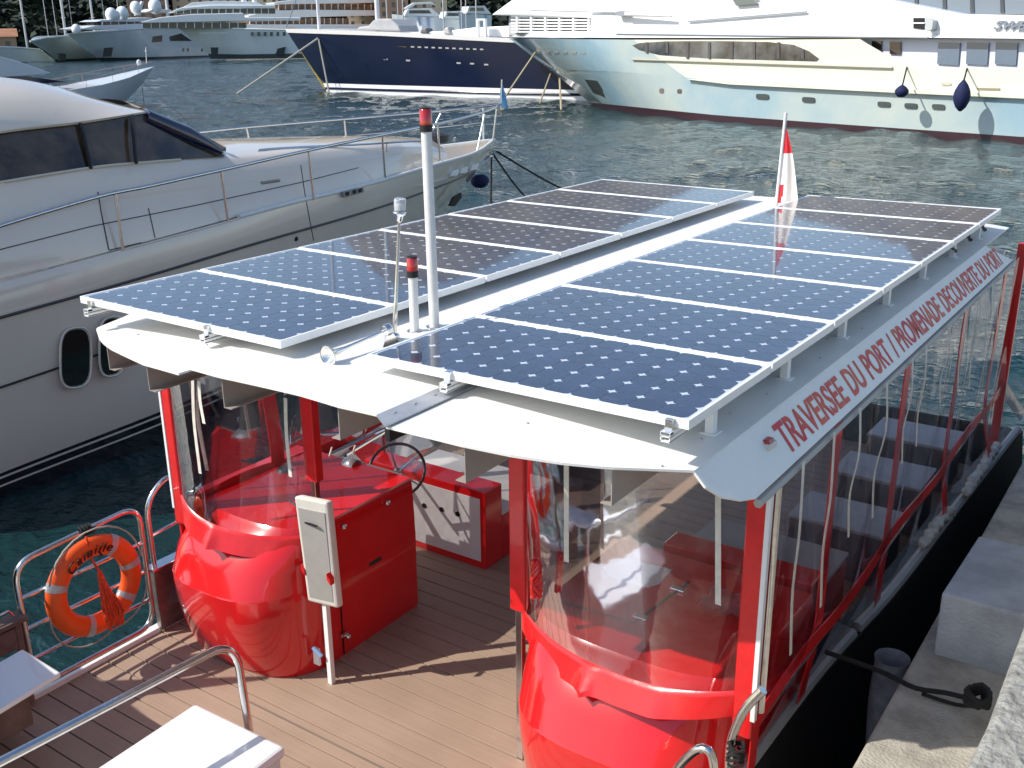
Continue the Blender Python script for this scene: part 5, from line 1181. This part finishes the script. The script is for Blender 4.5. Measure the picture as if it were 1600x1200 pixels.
# wood: leaf clumps over the hillside
wd = MB(); rnd = random.Random(3)
def clump(c, s_):
    for _ in range(9):
        a_ = Vector((rnd.gauss(0, 1), rnd.gauss(0, 1), rnd.gauss(0, .8))); p_ = c+a_*s_*.5; q1 = Vector((rnd.uniform(-1, 1), rnd.uniform(-1, 1), rnd.uniform(-.6, .6))).normalized()*s_*.45; q2 = q1.cross(Vector((rnd.uniform(-1, 1), rnd.uniform(-1, 1), 1))).normalized()*s_*.4
        wd.add([p_-q1-q2, p_+q1-q2*.6, p_+q1*.7+q2, p_-q1*.5+q2], [(0, 1, 2, 3)])
for _ in range(3600):
    px = rnd.uniform(-120, 860); j = rnd.random()**1.5; dist = 462+j*120; hb_ = 1.5+((dist-470)/714)**.8*210 if dist > 471 else 1.5
    if 200 < px < 345 and rnd.random() < .5: continue
    c = polar(px, dist, hb_+rnd.uniform(1, 8)); clump(c, rnd.uniform(2.0, 4.6))
tag(wd.build('woodland', mat('evergreen_leaves', (.035, .055, .03), .85, col2=(.014, .024, .022), vscale=.12), merge=False, normals=False), 'dark evergreen wood covering the far hillside', 'wood', kind='stuff')

# ------------------------------------------------------------------ quay details
a_ = AZ(1545, 1100, QZ+.12); b_ = AZ(1378, 1050, QZ+.02); 
ml = MB(); ml.tube(smoothc([a_, AZ(1480, 1083, QZ+.05), AZ(1430, 1075, QZ+.05), b_, b_+Vector((-.3, .05, -.02))], 20), .013, 8)
ml.tube(smoothc([a_, AZ(1500, 1102, QZ+.02), AZ(1440, 1084, QZ+.02)], 12), .010, 8)
for k in range(4): ml.tube([a_+Vector((.05*math.cos(i*.6+k)-.05, .06*math.sin(i*.6+k), .02*k*.5+.02*math.sin(i))) for i in range(12)], .013, 8)
tag(ml.build('mooring_line', ROPEB, smooth=60), 'knotted black mooring rope lying over the quay ledge', 'mooring line')
c = AZ(1412, 1075, -.1); c.x = 1.86
tb = MB(); tb.grid(lathe([(.075, .0), (.09, .02), (.085, -.02), (.095, -.25), (.08, -.6)], Vector((QX-.1, AZ(1395, 1030, .75).y, .74)))); tb.grid(lathe([(.075, .0), (.06, -.25)], Vector((QX-.1, AZ(1395, 1030, .75).y, .74))))
tag(tb.build('quay_fender', mat('old_fender', (.16, .17, .20), .7, var=.3, vscale=12), smooth=50), 'worn grey tubular fender between the shuttle hull and the quay', 'fender')
for px0, py0, px1, py1, lab in ((1440, 852, 1480, 800, 'pale rope fender lying at the middle of the shuttle gunwale'), (1508, 772, 1532, 735, 'pale rope fender between the two others on the shuttle gunwale'), (1532, 735, 1556, 698, 'pale rope fender nearest the far end of the shuttle gunwale')):
    a_, b_ = AZ(px0, py0, .52), AZ(px1, py1, .52); fm = MB()
    pts = [a_.lerp(b_, k/16)+Vector((.012*math.sin(k*2.1), 0, .015*math.sin(k*1.7))) for k in range(17)]
    fm.tube(pts, [.028+.014*math.sin(k*1.3)**2 for k in range(17)], 8)
    tag(fm.build('rope_fender', mat('pale_fender', (.62, .58, .5), .7, var=.3, vscale=18, bump=.5, bscale=70), smooth=70), lab, 'fender', 'rope fenders on the gunwale')
for o in bpy.data.objects:
    if o.name.startswith('x_'): bpy.data.objects.remove(o)
